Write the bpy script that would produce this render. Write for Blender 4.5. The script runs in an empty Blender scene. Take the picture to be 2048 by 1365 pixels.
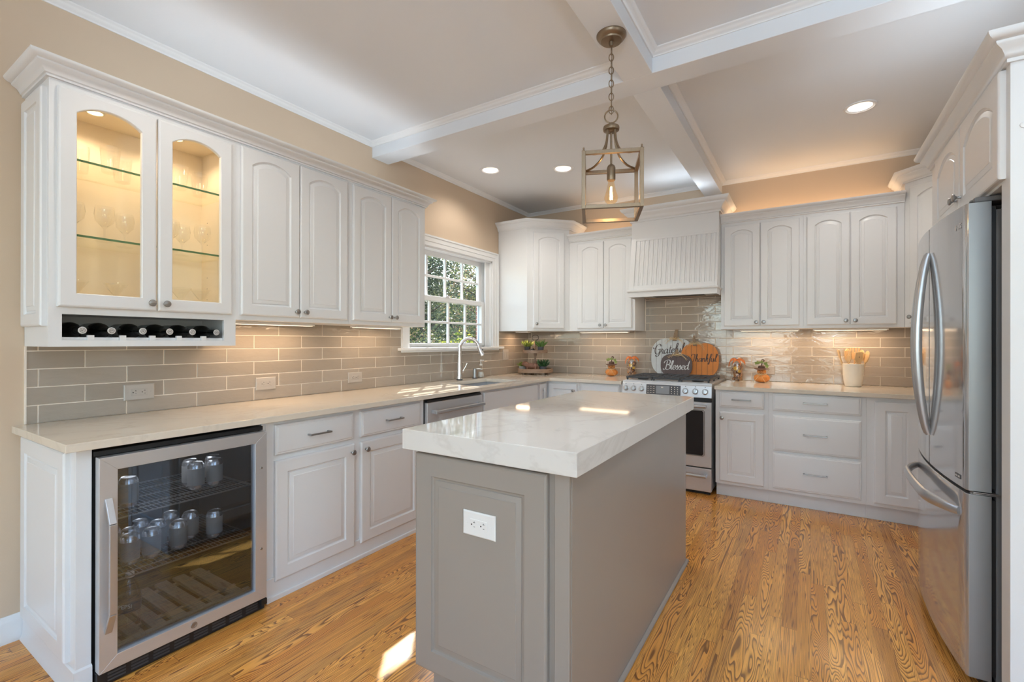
import bpy, bmesh, math, random
from mathutils import Vector, Matrix
random.seed(7)
C = bpy.context.scene.collection
PI = math.pi
# ------------------------------------------------------------------ camera, world, sun, window fill lamps, exposure
CX, CZ = 2.860, 1.2752
YB = 4.90          # back wall
HC = 2.815         # ceiling
cam_d = bpy.data.cameras.new('camera'); cam = bpy.data.objects.new('camera', cam_d); C.objects.link(cam)
cam_d.sensor_width = 36.0; cam_d.lens = 937.5/2048*36; cam_d.clip_start = .05; cam_d.clip_end = 200
psi, pit, rol = math.radians(32.24), math.radians(.075), math.radians(.082)
r_ = Vector((math.cos(psi), math.sin(psi), 0))
f_ = Vector((-math.sin(psi)*math.cos(pit), math.cos(psi)*math.cos(pit), math.sin(pit)))
u_ = r_.cross(f_)
r2 = r_*math.cos(rol)+u_*math.sin(rol); u2 = u_*math.cos(rol)-r_*math.sin(rol)
cam.matrix_world = Matrix(((r2.x, u2.x, -f_.x, CX), (r2.y, u2.y, -f_.y, 0), (r2.z, u2.z, -f_.z, CZ), (0, 0, 0, 1)))
bpy.context.scene.camera = cam
vs = bpy.context.scene.view_settings
vs.view_transform = 'Standard'; vs.look = 'None'; vs.gamma = 1; vs.use_curve_mapping = False
vs.exposure = -0.26
W = bpy.data.worlds.new('world'); bpy.context.scene.world = W; W.use_nodes = True
wn = W.node_tree; bg = wn.nodes['Background']
sky = wn.nodes.new('ShaderNodeTexSky'); sky.sky_type = 'NISHITA'; sky.sun_disc = False
sky.sun_elevation = math.radians(38); sky.sun_rotation = math.radians(-38); sky.altitude = 100
wn.links.new(sky.outputs[0], bg.inputs[0]); bg.inputs[1].default_value = 1.15
bpy.context.scene.cycles.transparent_max_bounces = 32

def lamp(name, kind, loc, power, color=(1, 1, 1), size=.1, sizey=None, direction=(0, 0, -1), parent=None, spot=None, blend=.5, spread=None, along=None):
    d = bpy.data.lights.new(name, kind); d.energy = power; d.color = color
    if kind == 'AREA':
        d.size = size
        if sizey: d.shape = 'RECTANGLE'; d.size_y = sizey
        if spread: d.spread = math.radians(spread)
    elif kind == 'SUN': d.angle = size
    else: d.shadow_soft_size = size
    if kind == 'SPOT': d.spot_size = math.radians(spot or 100); d.spot_blend = blend
    o = bpy.data.objects.new(name, d); C.objects.link(o)
    o.location = loc; o.rotation_euler = Vector(direction).to_track_quat('-Z', 'Y').to_euler()
    if along:                      # keep the long (y) side of a strip along a given direction
        Z = -Vector(direction).normalized(); Y = Vector(along).normalized(); X = Y.cross(Z).normalized(); Y = Z.cross(X)
        o.rotation_euler = Matrix(((X.x, Y.x, Z.x), (X.y, Y.y, Z.y), (X.z, Y.z, Z.z))).to_euler()
    if parent: o.parent = parent
    return o
WARM = (1, .72, .45)
lamp('sun', 'SUN', (-6, 10, 9), 14.0, (1, .95, .88), math.radians(.6), direction=(.78, -1.01, -1))
# brightening lamps added at unseen windows behind the camera; portal for the kitchen window
lamp('window_daylight', 'AREA', (1.55, -3.585, 1.45), 38, (.74, .87, 1), 1.9, 2.0, (0, 1, .55))
lamp('window_daylight', 'AREA', (4.15, -3.585, 1.45), 16, (.74, .87, 1), 1.9, 2.0, (0, 1, .55))
lamp('window_daylight', 'AREA', (5.485, -.6, 1.45), 4, (.68, .84, 1), 1.9, 2.0, (-1, 0, .55))
po = lamp('window_portal', 'AREA', (-.20, 3.51, 1.68), 1, (1, 1, 1), .95, 1.25, (1, 0, 0)); po.data.cycles.is_portal = True

# ------------------------------------------------------------------ materials
def lin(r, g, b): return tuple((c/255/12.92 if c/255 <= .04045 else ((c/255+.055)/1.055)**2.4) for c in (r, g, b))
class N:
    def __init__(s, name):
        s.m = bpy.data.materials.new(name); s.m.use_nodes = True; s.t = s.m.node_tree
        s.b = s.t.nodes['Principled BSDF']; s.out = s.t.nodes['Material Output']
    def n(s, k, **a):
        x = s.t.nodes.new(k)
        for q, v in a.items(): setattr(x, q, v)
        return x
    def l(s, a, b): s.t.links.new(a, b)
    def math(s, op, a, b=None, c=None):
        x = s.n('ShaderNodeMath', operation=op)
        for i, v in enumerate((a, b, c)):
            if v is None: continue
            if isinstance(v, (int, float)): x.inputs[i].default_value = v
            else: s.l(v, x.inputs[i])
        return x.outputs[0]
    def mix(s, f, a, b):
        x = s.n('ShaderNodeMix', data_type='RGBA')
        for i, v in ((0, f), (6, a), (7, b)):
            if isinstance(v, (int, float)): x.inputs[i].default_value = v
            elif isinstance(v, tuple): x.inputs[i].default_value = (*v[:3], 1)
            else: s.l(v, x.inputs[i])
        return x.outputs[2]
    def noise(s, vec, scale, detail=2, dist=0., rough=.5):
        x = s.n('ShaderNodeTexNoise'); x.inputs['Scale'].default_value = scale
        x.inputs['Detail'].default_value = detail; x.inputs['Distortion'].default_value = dist; x.inputs['Roughness'].default_value = rough
        if vec is not None: s.l(vec, x.inputs['Vector'])
        return x.outputs['Fac']
    def coord(s, scale=(1, 1, 1)):
        t = s.n('ShaderNodeTexCoord'); mp = s.n('ShaderNodeMapping'); mp.inputs['Scale'].default_value = scale
        s.l(t.outputs['Object'], mp.inputs['Vector']); return mp.outputs[0]
    def ramp(s, fac, stops):
        x = s.n('ShaderNodeValToRGB'); e = x.color_ramp.elements
        while len(e) < len(stops): e.new(.5)
        for i, (p, c) in enumerate(stops): e[i].position = p; e[i].color = (*c[:3], 1)
        s.l(fac, x.inputs[0]); return x.outputs[0]
    def bump(s, h, strength=.1, dist=.01):
        x = s.n('ShaderNodeBump'); x.inputs['Strength'].default_value = strength; x.inputs['Distance'].default_value = dist
        s.l(h, x.inputs['Height']); s.l(x.outputs[0], s.b.inputs['Normal'])
def P(name, col, rough=.5, metal=0., var=.04, vscale=8, bump=0., bscale=60, vec=(1, 1, 1), coat=0., spec=.5, emit=None, estr=0.):
    s = N(name); s.b.inputs['Roughness'].default_value = rough; s.b.inputs['Metallic'].default_value = metal
    s.b.inputs['Coat Weight'].default_value = coat; s.b.inputs['Specular IOR Level'].default_value = spec
    s.b.inputs['Coat Roughness'].default_value = .08
    c = s.coord(vec); f = s.noise(c, vscale, 3)
    lo = tuple(x*(1-var) for x in col); hi = tuple(min(1, x*(1+var)) for x in col)
    s.l(s.mix(f, lo, hi), s.b.inputs['Base Color'])
    if bump: s.bump(s.noise(c, bscale, 3), bump, .004)
    if emit: s.b.inputs['Emission Color'].default_value = (*emit, 1); s.b.inputs['Emission Strength'].default_value = estr
    return s.m
def glassy(name, tint=(.97, .98, .98), ior=1.5, rough=0., gl=1., refl=(1, 1, 1)):
    s = N(name); s.t.nodes.remove(s.b)
    tr = s.n('ShaderNodeBsdfTransparent'); tr.inputs[0].default_value = (*tint, 1)
    g = s.n('ShaderNodeBsdfGlossy'); g.inputs['Roughness'].default_value = rough; g.inputs[0].default_value = (*refl, 1)
    fr = s.n('ShaderNodeFresnel'); fr.inputs[0].default_value = ior
    mx = s.n('ShaderNodeMixShader'); gm = s.n('ShaderNodeNewGeometry'); s.l(s.math('MULTIPLY', s.math('MINIMUM', s.math('MULTIPLY', fr.outputs[0], gl), 1.), s.math('SUBTRACT', 1., gm.outputs['Backfacing'])), mx.inputs[0]); s.l(tr.outputs[0], mx.inputs[1]); s.l(g.outputs[0], mx.inputs[2])
    s.l(mx.outputs[0], s.out.inputs[0]); return s.m
def brushed(name, col, rough=.3, vec=(1, 1, 60), aniso=0., var=.1, metal=.85):
    s = N(name); s.b.inputs['Metallic'].default_value = metal
    c = s.coord(vec); f = s.noise(c, 12, 3)
    s.l(s.mix(f, tuple(x*(1-var) for x in col), tuple(min(1, x*(1+var)) for x in col)), s.b.inputs['Base Color'])
    s.l(s.math('MULTIPLY_ADD', f, .12, rough-.06), s.b.inputs['Roughness'])
    return s.m
M = {}
M['wall'] = P('tan_wall_paint', (.64, .50, .365), .75, var=.015, vscale=3, bump=.05, bscale=250)
M['ceil'] = P('ceiling_paint', (.775, .80, .835), .55, var=.01, vscale=2)
M['trim'] = P('white_trim_paint', (.82, .82, .82), .35, var=.01)
M['cab'] = P('white_cabinet_paint', (.78, .78, .785), .33, var=.012, vscale=3, bump=.03, bscale=40)
M['cabin'] = P('cream_cabinet_interior', (.87, .765, .62), .6, var=.02)
M['dark'] = P('black_plastic', (.012, .012, .013), .45)
M['darkgrey'] = P('dark_grey_enamel', (.05, .053, .058), .4)
M['island'] = P('greige_island_paint', (.315, .277, .245), .27, var=.02, vscale=3, bump=.02, bscale=40)
M['grout'] = P('cream_grout', (.86, .77, .67), .85, var=.04, vscale=40)
M['steel'] = brushed('brushed_stainless_steel', (.66, .67, .69), .36, (1, 1, 60), var=.03, metal=.66)
M['steelv'] = brushed('vertical_brushed_steel', (.56, .57, .58), .28, (60, 60, 1), var=.05)
M['fridge'] = brushed('polished_fridge_steel', (.54, .555, .58), .10, (90, 90, 1), var=.015, metal=.72)
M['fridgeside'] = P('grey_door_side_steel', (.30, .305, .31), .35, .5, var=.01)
M['handle'] = P('smooth_satin_steel', (.52, .53, .55), .28, .75, var=.01)
M['nickel'] = brushed('satin_nickel', (.36, .355, .35), .3, (30, 30, 30))
M['chrome'] = brushed('bright_faucet_steel', (.72, .72, .74), .14, (3, 3, 30), var=.04)
M['bronze'] = brushed('antique_brass', (.26, .19, .125), .38, (60, 60, 3), var=.25)
M['plate'] = P('white_plastic', (.78, .77, .75), .3)
M['plate2'] = P('beige_grey_outlet_plastic', (.46, .42, .38), .35)
M['slot'] = P('outlet_slot_black', (.03, .025, .02), .6)
M['winglass'] = glassy('window_glass', (.97, .985, .98), 1.35)
M['glass'] = glassy('drinking_glass', (.98, .98, .975), 1.5, .0, 1.6)
M['jarglass'] = glassy('jar_glass', (.93, .93, .91), 1.5, .0, 1.6)
M['cabglass'] = glassy('cabinet_door_glass', (.98, .985, .97), 1.4, .0, .8)
M['shelfglass'] = glassy('shelf_glass', (.955, .955, .905), 1.4)
M['gedge'] = P('green_glass_edge', (.10, .20, .09), .15)
M['coolglass'] = glassy('tinted_cooler_glass', (.78, .80, .83), 1.6, .01, 4.2, (.58, .76, 1.))
M['ovenglass'] = P('black_oven_glass', (.02, .02, .022), .06, var=.1, coat=.3)
M['bottle'] = P('dark_wine_bottle_glass', (.006, .007, .006), .12)
M['foil'] = P('white_capsule_top', (.62, .60, .58), .4)
M['whitelabel'] = P('pale_bottle_label', (.5, .5, .48), .6)
M['orange'] = P('orange_gourd', (.66, .24, .05), .4, var=.2, vscale=25)
M['crock'] = P('cream_ceramic', (.80, .74, .63), .35, var=.02)
M['ledwarm'] = P('lamp_glow', (1, .8, .55), .5, emit=(1, .80, .52), estr=7)
M['ledpuck'] = P('puck_glow', (1, .8, .5), .5, emit=(1, .76, .40), estr=10)
M['strip'] = P('strip_glow', (1, .9, .75), .5, emit=(1, .82, .6), estr=2.5)
M['filament'] = P('filament_glow', (1, .7, .3), .5, emit=(1, .62, .22), estr=60)
M['bulbglass'] = glassy('amber_bulb_glass', (1, .90, .74), 1.45, 0, 1.3, (1, .9, .75))
M['raffia'] = P('raffia', (.72, .52, .28), .7, var=.2, vscale=60)
M['leaf'] = P('green_leaf', (.12, .23, .06), .5, var=.5, vscale=90)
M['leafy'] = P('yellow_green_leaf', (.22, .28, .06), .5, var=.5, vscale=90)
M['leafd'] = P('dark_green_leaf', (.035, .10, .035), .5, var=.5, vscale=90)
M['potdark'] = P('charcoal_pot', (.07, .075, .085), .5)
M['potgrey'] = P('grey_stone_pot', (.36, .37, .36), .6, var=.15, vscale=50)
M['pig'] = P('carved_brown_wood', (.20, .095, .06), .5, var=.3, vscale=60)
M['brownfelt'] = P('brown_felt', (.09, .045, .03), .8)
M['wire'] = P('black_iron', (.03, .028, .027), .4, metal=.4)
def mat_wood(name, a, b, vec, scale=18, rough=.6):
    s = N(name); c = s.coord(vec); f = s.noise(c, scale, 4, .6)
    s.l(s.ramp(f, [(.3, a), (.5, b), (.7, tuple(x*.8 for x in b))]), s.b.inputs['Base Color']); s.b.inputs['Roughness'].default_value = rough
    s.bump(f, .3, .002); return s.m
M['traywood'] = mat_wood('weathered_tray_wood', (.14, .085, .055), (.33, .22, .15), (3, 3, 40), 6)
M['utensil'] = mat_wood('pale_bamboo', (.62, .40, .19), (.76, .53, .28), (8, 8, 1), 20, .5)
M['rackwood'] = mat_wood('grey_beech_rack', (.26, .20, .16), (.38, .31, .25), (8, 1, 8), 10)
M['stem'] = mat_wood('brown_stem_wood', (.16, .10, .06), (.30, .20, .12), (3, 3, 20), 10)
M['signwhite'] = P('whitewashed_board', (.60, .62, .62), .7, var=.08, vscale=30)
M['signorange'] = P('orange_painted_board', (.66, .23, .045), .6, var=.12, vscale=20)
M['signbrown'] = P('brown_painted_board', (.125, .09, .085), .65, var=.1, vscale=30)
M['ink'] = P('dark_lettering', (.09, .065, .06), .7)
M['inkw'] = P('white_lettering', (.72, .72, .70), .7)
M['bark'] = P('tree_bark', (.10, .075, .055), .9, var=.3, vscale=20, bump=.5)
M['alu'] = brushed('soda_can_aluminium', (.8, .8, .82), .25, (20, 20, 20), var=.2)
def mat_tile():
    s = N('glazed_taupe_tile'); g = s.n('ShaderNodeNewGeometry'); r = g.outputs['Random Per Island']
    c = s.coord(); big = s.noise(s.coord((3, 3, 14)), 4, 4, .8)
    base = s.mix(r, (.365, .31, .255), (.435, .375, .315))
    s.l(s.mix(s.math('MULTIPLY', big, .55), base, (.32, .275, .23)), s.b.inputs['Base Color'])
    s.b.inputs['Roughness'].default_value = .07; s.b.inputs['Specular IOR Level'].default_value = .7
    off = s.n('ShaderNodeVectorMath', operation='ADD'); cr = s.n('ShaderNodeCombineXYZ'); s.l(s.math('MULTIPLY', r, 37.), cr.inputs[0])
    s.l(s.coord((7, 7, 17)), off.inputs[0]); s.l(cr.outputs[0], off.inputs[1])
    h = s.noise(off.outputs[0], 1.0, 3.5, .6, .6)
    s.bump(h, .42, .006); return s.m
M['tile'] = mat_tile()
def mat_quartz(name, base, vein, amt, scale=1.6):
    s = N(name); c = s.coord(); n1 = s.noise(c, scale, 6, 1.2, .6)
    v = s.math('SUBTRACT', 1., s.math('MULTIPLY', s.math('ABSOLUTE', s.math('SUBTRACT', n1, .5)), 45.))
    v = s.math('MAXIMUM', v, 0.); v = s.math('MULTIPLY', v, s.noise(c, 3, 2)); v = s.math('MULTIPLY', v, amt)
    cl = s.mix(s.noise(c, 5, 5, .4), tuple(x*.95 for x in base), tuple(min(1, x*1.04) for x in base))
    s.l(s.mix(v, cl, vein), s.b.inputs['Base Color']); s.b.inputs['Roughness'].default_value = .055
    s.b.inputs['Specular IOR Level'].default_value = .5; return s.m
M['quartz'] = mat_quartz('cream_quartz', (.75, .67, .56), (.5, .42, .34), .45)
M['quartzi'] = mat_quartz('veined_island_quartz', (.70, .67, .63), (.50, .46, .42), .55, 1.1)
def mat_floor():
    s = N('oak_strip_floor'); t = s.n('ShaderNodeTexCoord'); sp = s.n('ShaderNodeSeparateXYZ'); s.l(t.outputs['Object'], sp.inputs[0])
    X, Y = sp.outputs[0], sp.outputs[1]
    px = s.math('DIVIDE', X, .0575); ix = s.math('FLOOR', px)
    w1 = s.n('ShaderNodeTexWhiteNoise', noise_dimensions='1D'); s.l(ix, w1.inputs['W'])
    yy = s.math('ADD', s.math('DIVIDE', Y, .95), s.math('MULTIPLY', w1.outputs[0], 9.7)); iy = s.math('FLOOR', yy)
    cv = s.n('ShaderNodeCombineXYZ'); s.l(ix, cv.inputs[0]); s.l(iy, cv.inputs[1])
    w2 = s.n('ShaderNodeTexWhiteNoise', noise_dimensions='2D'); s.l(cv.outputs[0], w2.inputs['Vector'])
    sc = s.n('ShaderNodeSeparateColor'); s.l(w2.outputs['Color'], sc.inputs[0]); R, G, B = sc.outputs
    g = s.n('ShaderNodeCombineXYZ')
    st = s.math('GREATER_THAN', sc.outputs[1], .50)
    s.l(s.math('ADD', s.math('MULTIPLY', X, s.math('MULTIPLY_ADD', st, 2.6, 1.)), s.math('MULTIPLY', R, 31.)), g.inputs[0]); s.l(s.math('ADD', s.math('MULTIPLY', Y, s.math('MULTIPLY_ADD', st, -.06, .10)), s.math('MULTIPLY', G, 17.)), g.inputs[1]); s.l(s.math('MULTIPLY', B, 23.), g.inputs[2])
    n1 = s.noise(g.outputs[0], 10.0, 2.2, .12, .42)
    fq = s.math('MULTIPLY_ADD', s.math('POWER', B, 1.6), 44., 24.)
    ring = s.math('FRACT', s.math('MULTIPLY', n1, fq))
    # asymmetric growth ring: sharp dark edge, slow fade
    ln = s.math('POWER', ring, 4.2)
    mod = s.noise(g.outputs[0], 22., 2)
    ln = s.math('MULTIPLY', ln, s.math('MULTIPLY_ADD', mod, 1.6, .15))
    f = s.n('ShaderNodeCombineXYZ'); s.l(s.math('MULTIPLY', X, 260.), f.inputs[0]); s.l(s.math('MULTIPLY', Y, 7.), f.inputs[1])
    pores = s.math('GREATER_THAN', s.noise(f.outputs[0], 1., 2), .60)
    base = s.mix(R, (.76, .31, .058), (.94, .46, .105))
    base = s.mix(s.math('MULTIPLY', s.math('GREATER_THAN', G, .82), .35), base, (.36, .16, .05))
    c1 = s.mix(s.math('MINIMUM', s.math('MULTIPLY', ln, 2.3), .84), base, (.14, .052, .020))
    c1 = s.mix(s.math('MULTIPLY', pores, .26), c1, (.20, .09, .04))
    ex = s.math('ABSOLUTE', s.math('SUBTRACT', s.math('FRACT', px), .5)); ey = s.math('ABSOLUTE', s.math('SUBTRACT', s.math('FRACT', yy), .5))
    gap = s.math('MAXIMUM', s.math('GREATER_THAN', ex, .487), s.math('GREATER_THAN', ey, .4985))
    c1 = s.mix(s.math('MULTIPLY', gap, .5), c1, (.10, .045, .02))
    s.l(c1, s.b.inputs['Base Color']); s.b.inputs['Roughness'].default_value = .22
    s.b.inputs['Coat Weight'].default_value = .08; s.b.inputs['Coat Roughness'].default_value = .12
    s.bump(s.math('SUBTRACT', s.noise(s.coord((14, 3, 1)), 1.5, 1), s.math('MULTIPLY', gap, .25)), .08, .006)
    return s.m
M['floor'] = mat_floor()
def mat_brick():
    s = N('red_brick'); b = s.n('ShaderNodeTexBrick'); b.inputs['Scale'].default_value = 4.6
    mp = s.n('ShaderNodeMapping'); t = s.n('ShaderNodeTexCoord'); mp.inputs['Rotation'].default_value = (PI/2, 0, 0); s.l(t.outputs['Object'], mp.inputs[0]); s.l(mp.outputs[0], b.inputs['Vector'])
    b.inputs['Color1'].default_value = (.30, .12, .08, 1); b.inputs['Color2'].default_value = (.38, .17, .12, 1); b.inputs['Mortar'].default_value = (.5, .46, .42, 1)
    s.l(b.outputs[0], s.b.inputs['Base Color']); s.b.inputs['Roughness'].default_value = .9; return s.m
M['brick'] = mat_brick()
def mat_foliage(name, cols):
    s = N(name); g = s.n('ShaderNodeNewGeometry')
    n = len(cols); s.l(s.ramp(g.outputs['Random Per Island'], [((i+.5)/n, c) for i, c in enumerate(cols)]), s.b.inputs['Base Color'])
    s.b.inputs['Roughness'].default_value = .5
    tl = s.n('ShaderNodeBsdfTranslucent'); s.l(s.b.inputs['Base Color'].links[0].from_socket, tl.inputs[0])
    mx = s.n('ShaderNodeMixShader'); mx.inputs[0].default_value = .35; s.l(s.b.outputs[0], mx.inputs[1]); s.l(tl.outputs[0], mx.inputs[2]); s.l(mx.outputs[0], s.out.inputs[0])
    return s.m
M['fol1'] = mat_foliage('autumn_hedge_leaves', [(.04, .07, .03), (.12, .16, .05), (.46, .46, .14), (.55, .34, .20), (.07, .10, .05)])
M['fol2'] = mat_foliage('dark_tree_leaves', [(.03, .045, .03), (.08, .10, .05), (.26, .28, .14), (.05, .07, .04)])
M['fol3'] = mat_foliage('yellow_shrub_leaves', [(.10, .16, .02), (.45, .48, .05), (.55, .50, .08), (.08, .12, .02)])
M['ground'] = P('leafy_ground', (.12, .12, .05), .95, var=.5, vscale=6)
def mat_jar():
    s = N('dried_filling'); c = s.coord((1, 1, 1)); v = s.n('ShaderNodeTexVoronoi'); v.inputs['Scale'].default_value = 55; s.l(c, v.inputs[0])
    s.l(s.ramp(s.math('FRACT', s.math('MULTIPLY', v.outputs['Color'], 1.)), [(.1, (.10, .04, .03)), (.35, (.34, .20, .14)), (.6, (.50, .22, .06)), (.85, (.42, .32, .26))]), s.b.inputs['Base Color']); s.b.inputs['Roughness'].default_value = .8
    return s.m
M['filling'] = mat_jar()
M['yellowfl'] = P('yellow_dried_flower', (.72, .42, .04), .6, var=.2, vscale=80)
M['orangefab'] = P('orange_sheer_ribbon', (.85, .24, .06), .6, var=.15, vscale=60)
M['keypad'] = P('grey_control_glass', (.10, .10, .105), .2)
M['lcd'] = P('grey_display', (.28, .29, .30), .25)
M['grey'] = P('grey_print', (.35, .35, .35), .5)
M['gasket'] = P('grey_gasket', (.16, .16, .165), .6)
M['blue'] = P('dark_label_print', (.04, .05, .08), .4)
# ------------------------------------------------------------------ mesh helpers
class MB:
    def __init__(s, xf=None): s.v = []; s.f = []; s.mi = []; s.xf = xf or Matrix(); s.cur = 0
    def add(s, vs, fs, mi=None):
        o = len(s.v); s.v += [s.xf @ Vector(p) for p in vs]
        s.f += [tuple(o+i for i in f) for f in fs]; s.mi += [s.cur if mi is None else mi]*len(fs); return s
    def box(s, x0, x1, y0, y1, z0, z1, mi=None):
        x0, x1 = min(x0, x1), max(x0, x1); y0, y1 = min(y0, y1), max(y0, y1); z0, z1 = min(z0, z1), max(z0, z1)
        v = [(x, y, z) for x in (x0, x1) for y in (y0, y1) for z in (z0, z1)]
        return s.add(v, [(0, 1, 3, 2), (4, 6, 7, 5), (0, 4, 5, 1), (2, 3, 7, 6), (0, 2, 6, 4), (1, 5, 7, 3)], mi)
    def loft(s, loops, cap0=True, cap1=True, closed=True, mi=None):
        n = len(loops[0]); v = [p for L in loops for p in L]; f = []
        for k in range(len(loops)-1):
            for i in range(n if closed else n-1):
                j = (i+1) % n; f.append((k*n+i, k*n+j, (k+1)*n+j, (k+1)*n+i))
        if cap0: f.append(tuple(reversed(range(n))))
        if cap1: f.append(tuple((len(loops)-1)*n+i for i in range(n)))
        return s.add(v, f, mi)
    def prism(s, poly, z0, z1, mi=None):
        return s.loft([[(x, y, z0) for x, y in poly], [(x, y, z1) for x, y in poly]], mi=mi)
    def lathe(s, prof, c=(0, 0, 0), axis='z', seg=24, cap=True, mi=None):
        def pt(r, h, a):
            q = (r*math.cos(a), r*math.sin(a), h)
            if axis == 'y': q = (q[0], h, q[1])
            elif axis == '-y': q = (q[0], -h, q[1])
            elif axis == 'x': q = (h, q[0], q[1])
            return (q[0]+c[0], q[1]+c[1], q[2]+c[2])
        L = [[pt(max(r, 1e-5), h, 2*PI*i/seg) for i in range(seg)] for r, h in prof]
        return s.loft(L, cap, cap, mi=mi)
    def tube(s, pts, r, seg=8, closed=False, mi=None, flat=None, up=(0, 0, 1)):
        P_ = [Vector(p) for p in pts]; n = len(P_); L = []
        rr = r if isinstance(r, (list, tuple)) else [r]*n
        prev = None
        for i in range(n):
            if closed: t = P_[(i+1) % n]-P_[i-1]
            else: t = P_[min(i+1, n-1)]-P_[max(i-1, 0)]
            t.normalize()
            if prev is None:
                a = Vector(up); 
                if abs(a.dot(t)) > .95: a = Vector((1, 0, 0))
                nx = (a - t*a.dot(t)).normalized()
            else: nx = (prev - t*prev.dot(t)).normalized()
            prev = nx; ny = t.cross(nx)
            fx, fy = (1, 1) if not flat else flat
            L.append([tuple(P_[i]+nx*(rr[i]*fx*math.cos(2*PI*k/seg))+ny*(rr[i]*fy*math.sin(2*PI*k/seg))) for k in range(seg)])
        if closed: L.append(L[0]); return s.loft(L, False, False, mi=mi)
        return s.loft(L, mi=mi)
    def bar(s, a, b, w, h=None, mi=None, up=(0, 0, 1)):
        a, b = Vector(a), Vector(b); h = h or w; t = (b-a).normalized(); u = Vector(up)
        if abs(u.dot(t)) > .99: u = Vector((0, 1, 0))
        x = t.cross(u).normalized(); y = x.cross(t)
        q = lambda p: [tuple(p+x*sx*w/2+y*sy*h/2) for sx, sy in ((-1, -1), (1, -1), (1, 1), (-1, 1))]
        return s.loft([q(a), q(b)], mi=mi)
    def ball(s, c, r, seg=14, mi=None):
        rx, ry, rz = r if isinstance(r, (tuple, list)) else (r, r, r)
        L = []; m = max(6, seg//2)
        for k in range(m+1):
            t = PI*k/m; q = max(math.sin(t), 1e-4)
            L.append([(c[0]+rx*q*math.cos(2*PI*i/seg), c[1]+ry*q*math.sin(2*PI*i/seg), c[2]-rz*math.cos(t)) for i in range(seg)])
        return s.loft(L, mi=mi)
def sm(pts, n=6, closed=False):           # Catmull-Rom smoothing
    P_ = [Vector(p) for p in pts]; m = len(P_); o = []
    for i in range(m if closed else m-1):
        if closed: a, b, c, d = P_[i-1], P_[i], P_[(i+1) % m], P_[(i+2) % m]
        else: a, b, c, d = P_[max(i-1, 0)], P_[i], P_[i+1], P_[min(i+2, m-1)]
        for k in range(n):
            t = k/n; o.append(.5*((2*b)+(c-a)*t+(2*a-5*b+4*c-d)*t*t+(3*b-a-3*c+d)*t**3))
    if not closed: o.append(P_[-1])
    return [tuple(p) for p in o]

def build(name, mb, mat, parent=None, label=None, bevel=0., smooth=True, ang=35, world=False):
    me = bpy.data.meshes.new(name)
    vv = mb.v
    if world and parent is not None:
        inv = world_of(parent).inverted(); vv = [inv @ p for p in vv]
    me.from_pydata([tuple(p) for p in vv], [], mb.f)
    for m in (mat if isinstance(mat, (list, tuple)) else [mat]): me.materials.append(M[m])
    me.polygons.foreach_set('material_index', mb.mi)
    bm = bmesh.new(); bm.from_mesh(me); bmesh.ops.recalc_face_normals(bm, faces=bm.faces); bm.to_mesh(me); bm.free()
    if smooth:
        me.polygons.foreach_set('use_smooth', [True]*len(me.polygons)); me.set_sharp_from_angle(angle=math.radians(ang))
    o = bpy.data.objects.new(name, me); C.objects.link(o)
    if parent is not None: o.parent = parent
    if label: o['label'] = label
    if bevel:
        b = o.modifiers.new('bevel', 'BEVEL'); b.width = bevel; b.segments = 2; b.limit_method = 'ANGLE'; b.angle_limit = math.radians(40); b.harden_normals = True
    return o
def world_of(o):
    m = Matrix.Translation(o.location) @ o.rotation_euler.to_matrix().to_4x4()
    return (world_of(o.parent) @ m) if o.parent else m
def tag(o, label, cat, group=None):
    o['label'] = label; o['category'] = cat
    if group: o['group'] = group
    return o
def thing(name, label, cat, loc=(0, 0, 0), rz=0, group=None):
    o = bpy.data.objects.new(name, None); C.objects.link(o); o.empty_display_size = .1
    o.location = loc; o.rotation_euler = (0, 0, math.radians(rz)); return tag(o, label, cat, group)
def struct(name, mb, mat, parent=None, **k):
    o = build(name, mb, mat, parent, **k)
    if parent is None: o['kind'] = 'structure'
    return o
def kids(o): return [c for c in bpy.data.objects if c.parent == o]
def dup(root, loc, rz=None, label=None, group=None):
    r = root.copy(); C.objects.link(r); r.location = loc
    if rz is not None: r.rotation_euler = (0, 0, math.radians(rz))
    if label: r['label'] = label
    if group: r['group'] = group
    for ch in kids(root):
        c = ch.copy(); C.objects.link(c); c.parent = r
        for g in kids(ch):
            d = g.copy(); C.objects.link(d); d.parent = c
    return r
def text(name, s, size, loc, rot, mat, parent, depth=.0004):
    cu = bpy.data.curves.new(name, 'FONT'); cu.body = s; cu.size = size; cu.extrude = depth; cu.align_x = 'CENTER'; cu.align_y = 'CENTER'
    t = bpy.data.objects.new(name, cu); C.objects.link(t)
    dg = bpy.context.evaluated_depsgraph_get(); me = bpy.data.meshes.new_from_object(t.evaluated_get(dg))
    bpy.data.objects.remove(t); o = bpy.data.objects.new(name, me); C.objects.link(o); me.materials.clear(); me.materials.append(M[mat])
    o.parent = parent; o.location = loc; o.rotation_euler = rot; return o

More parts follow.
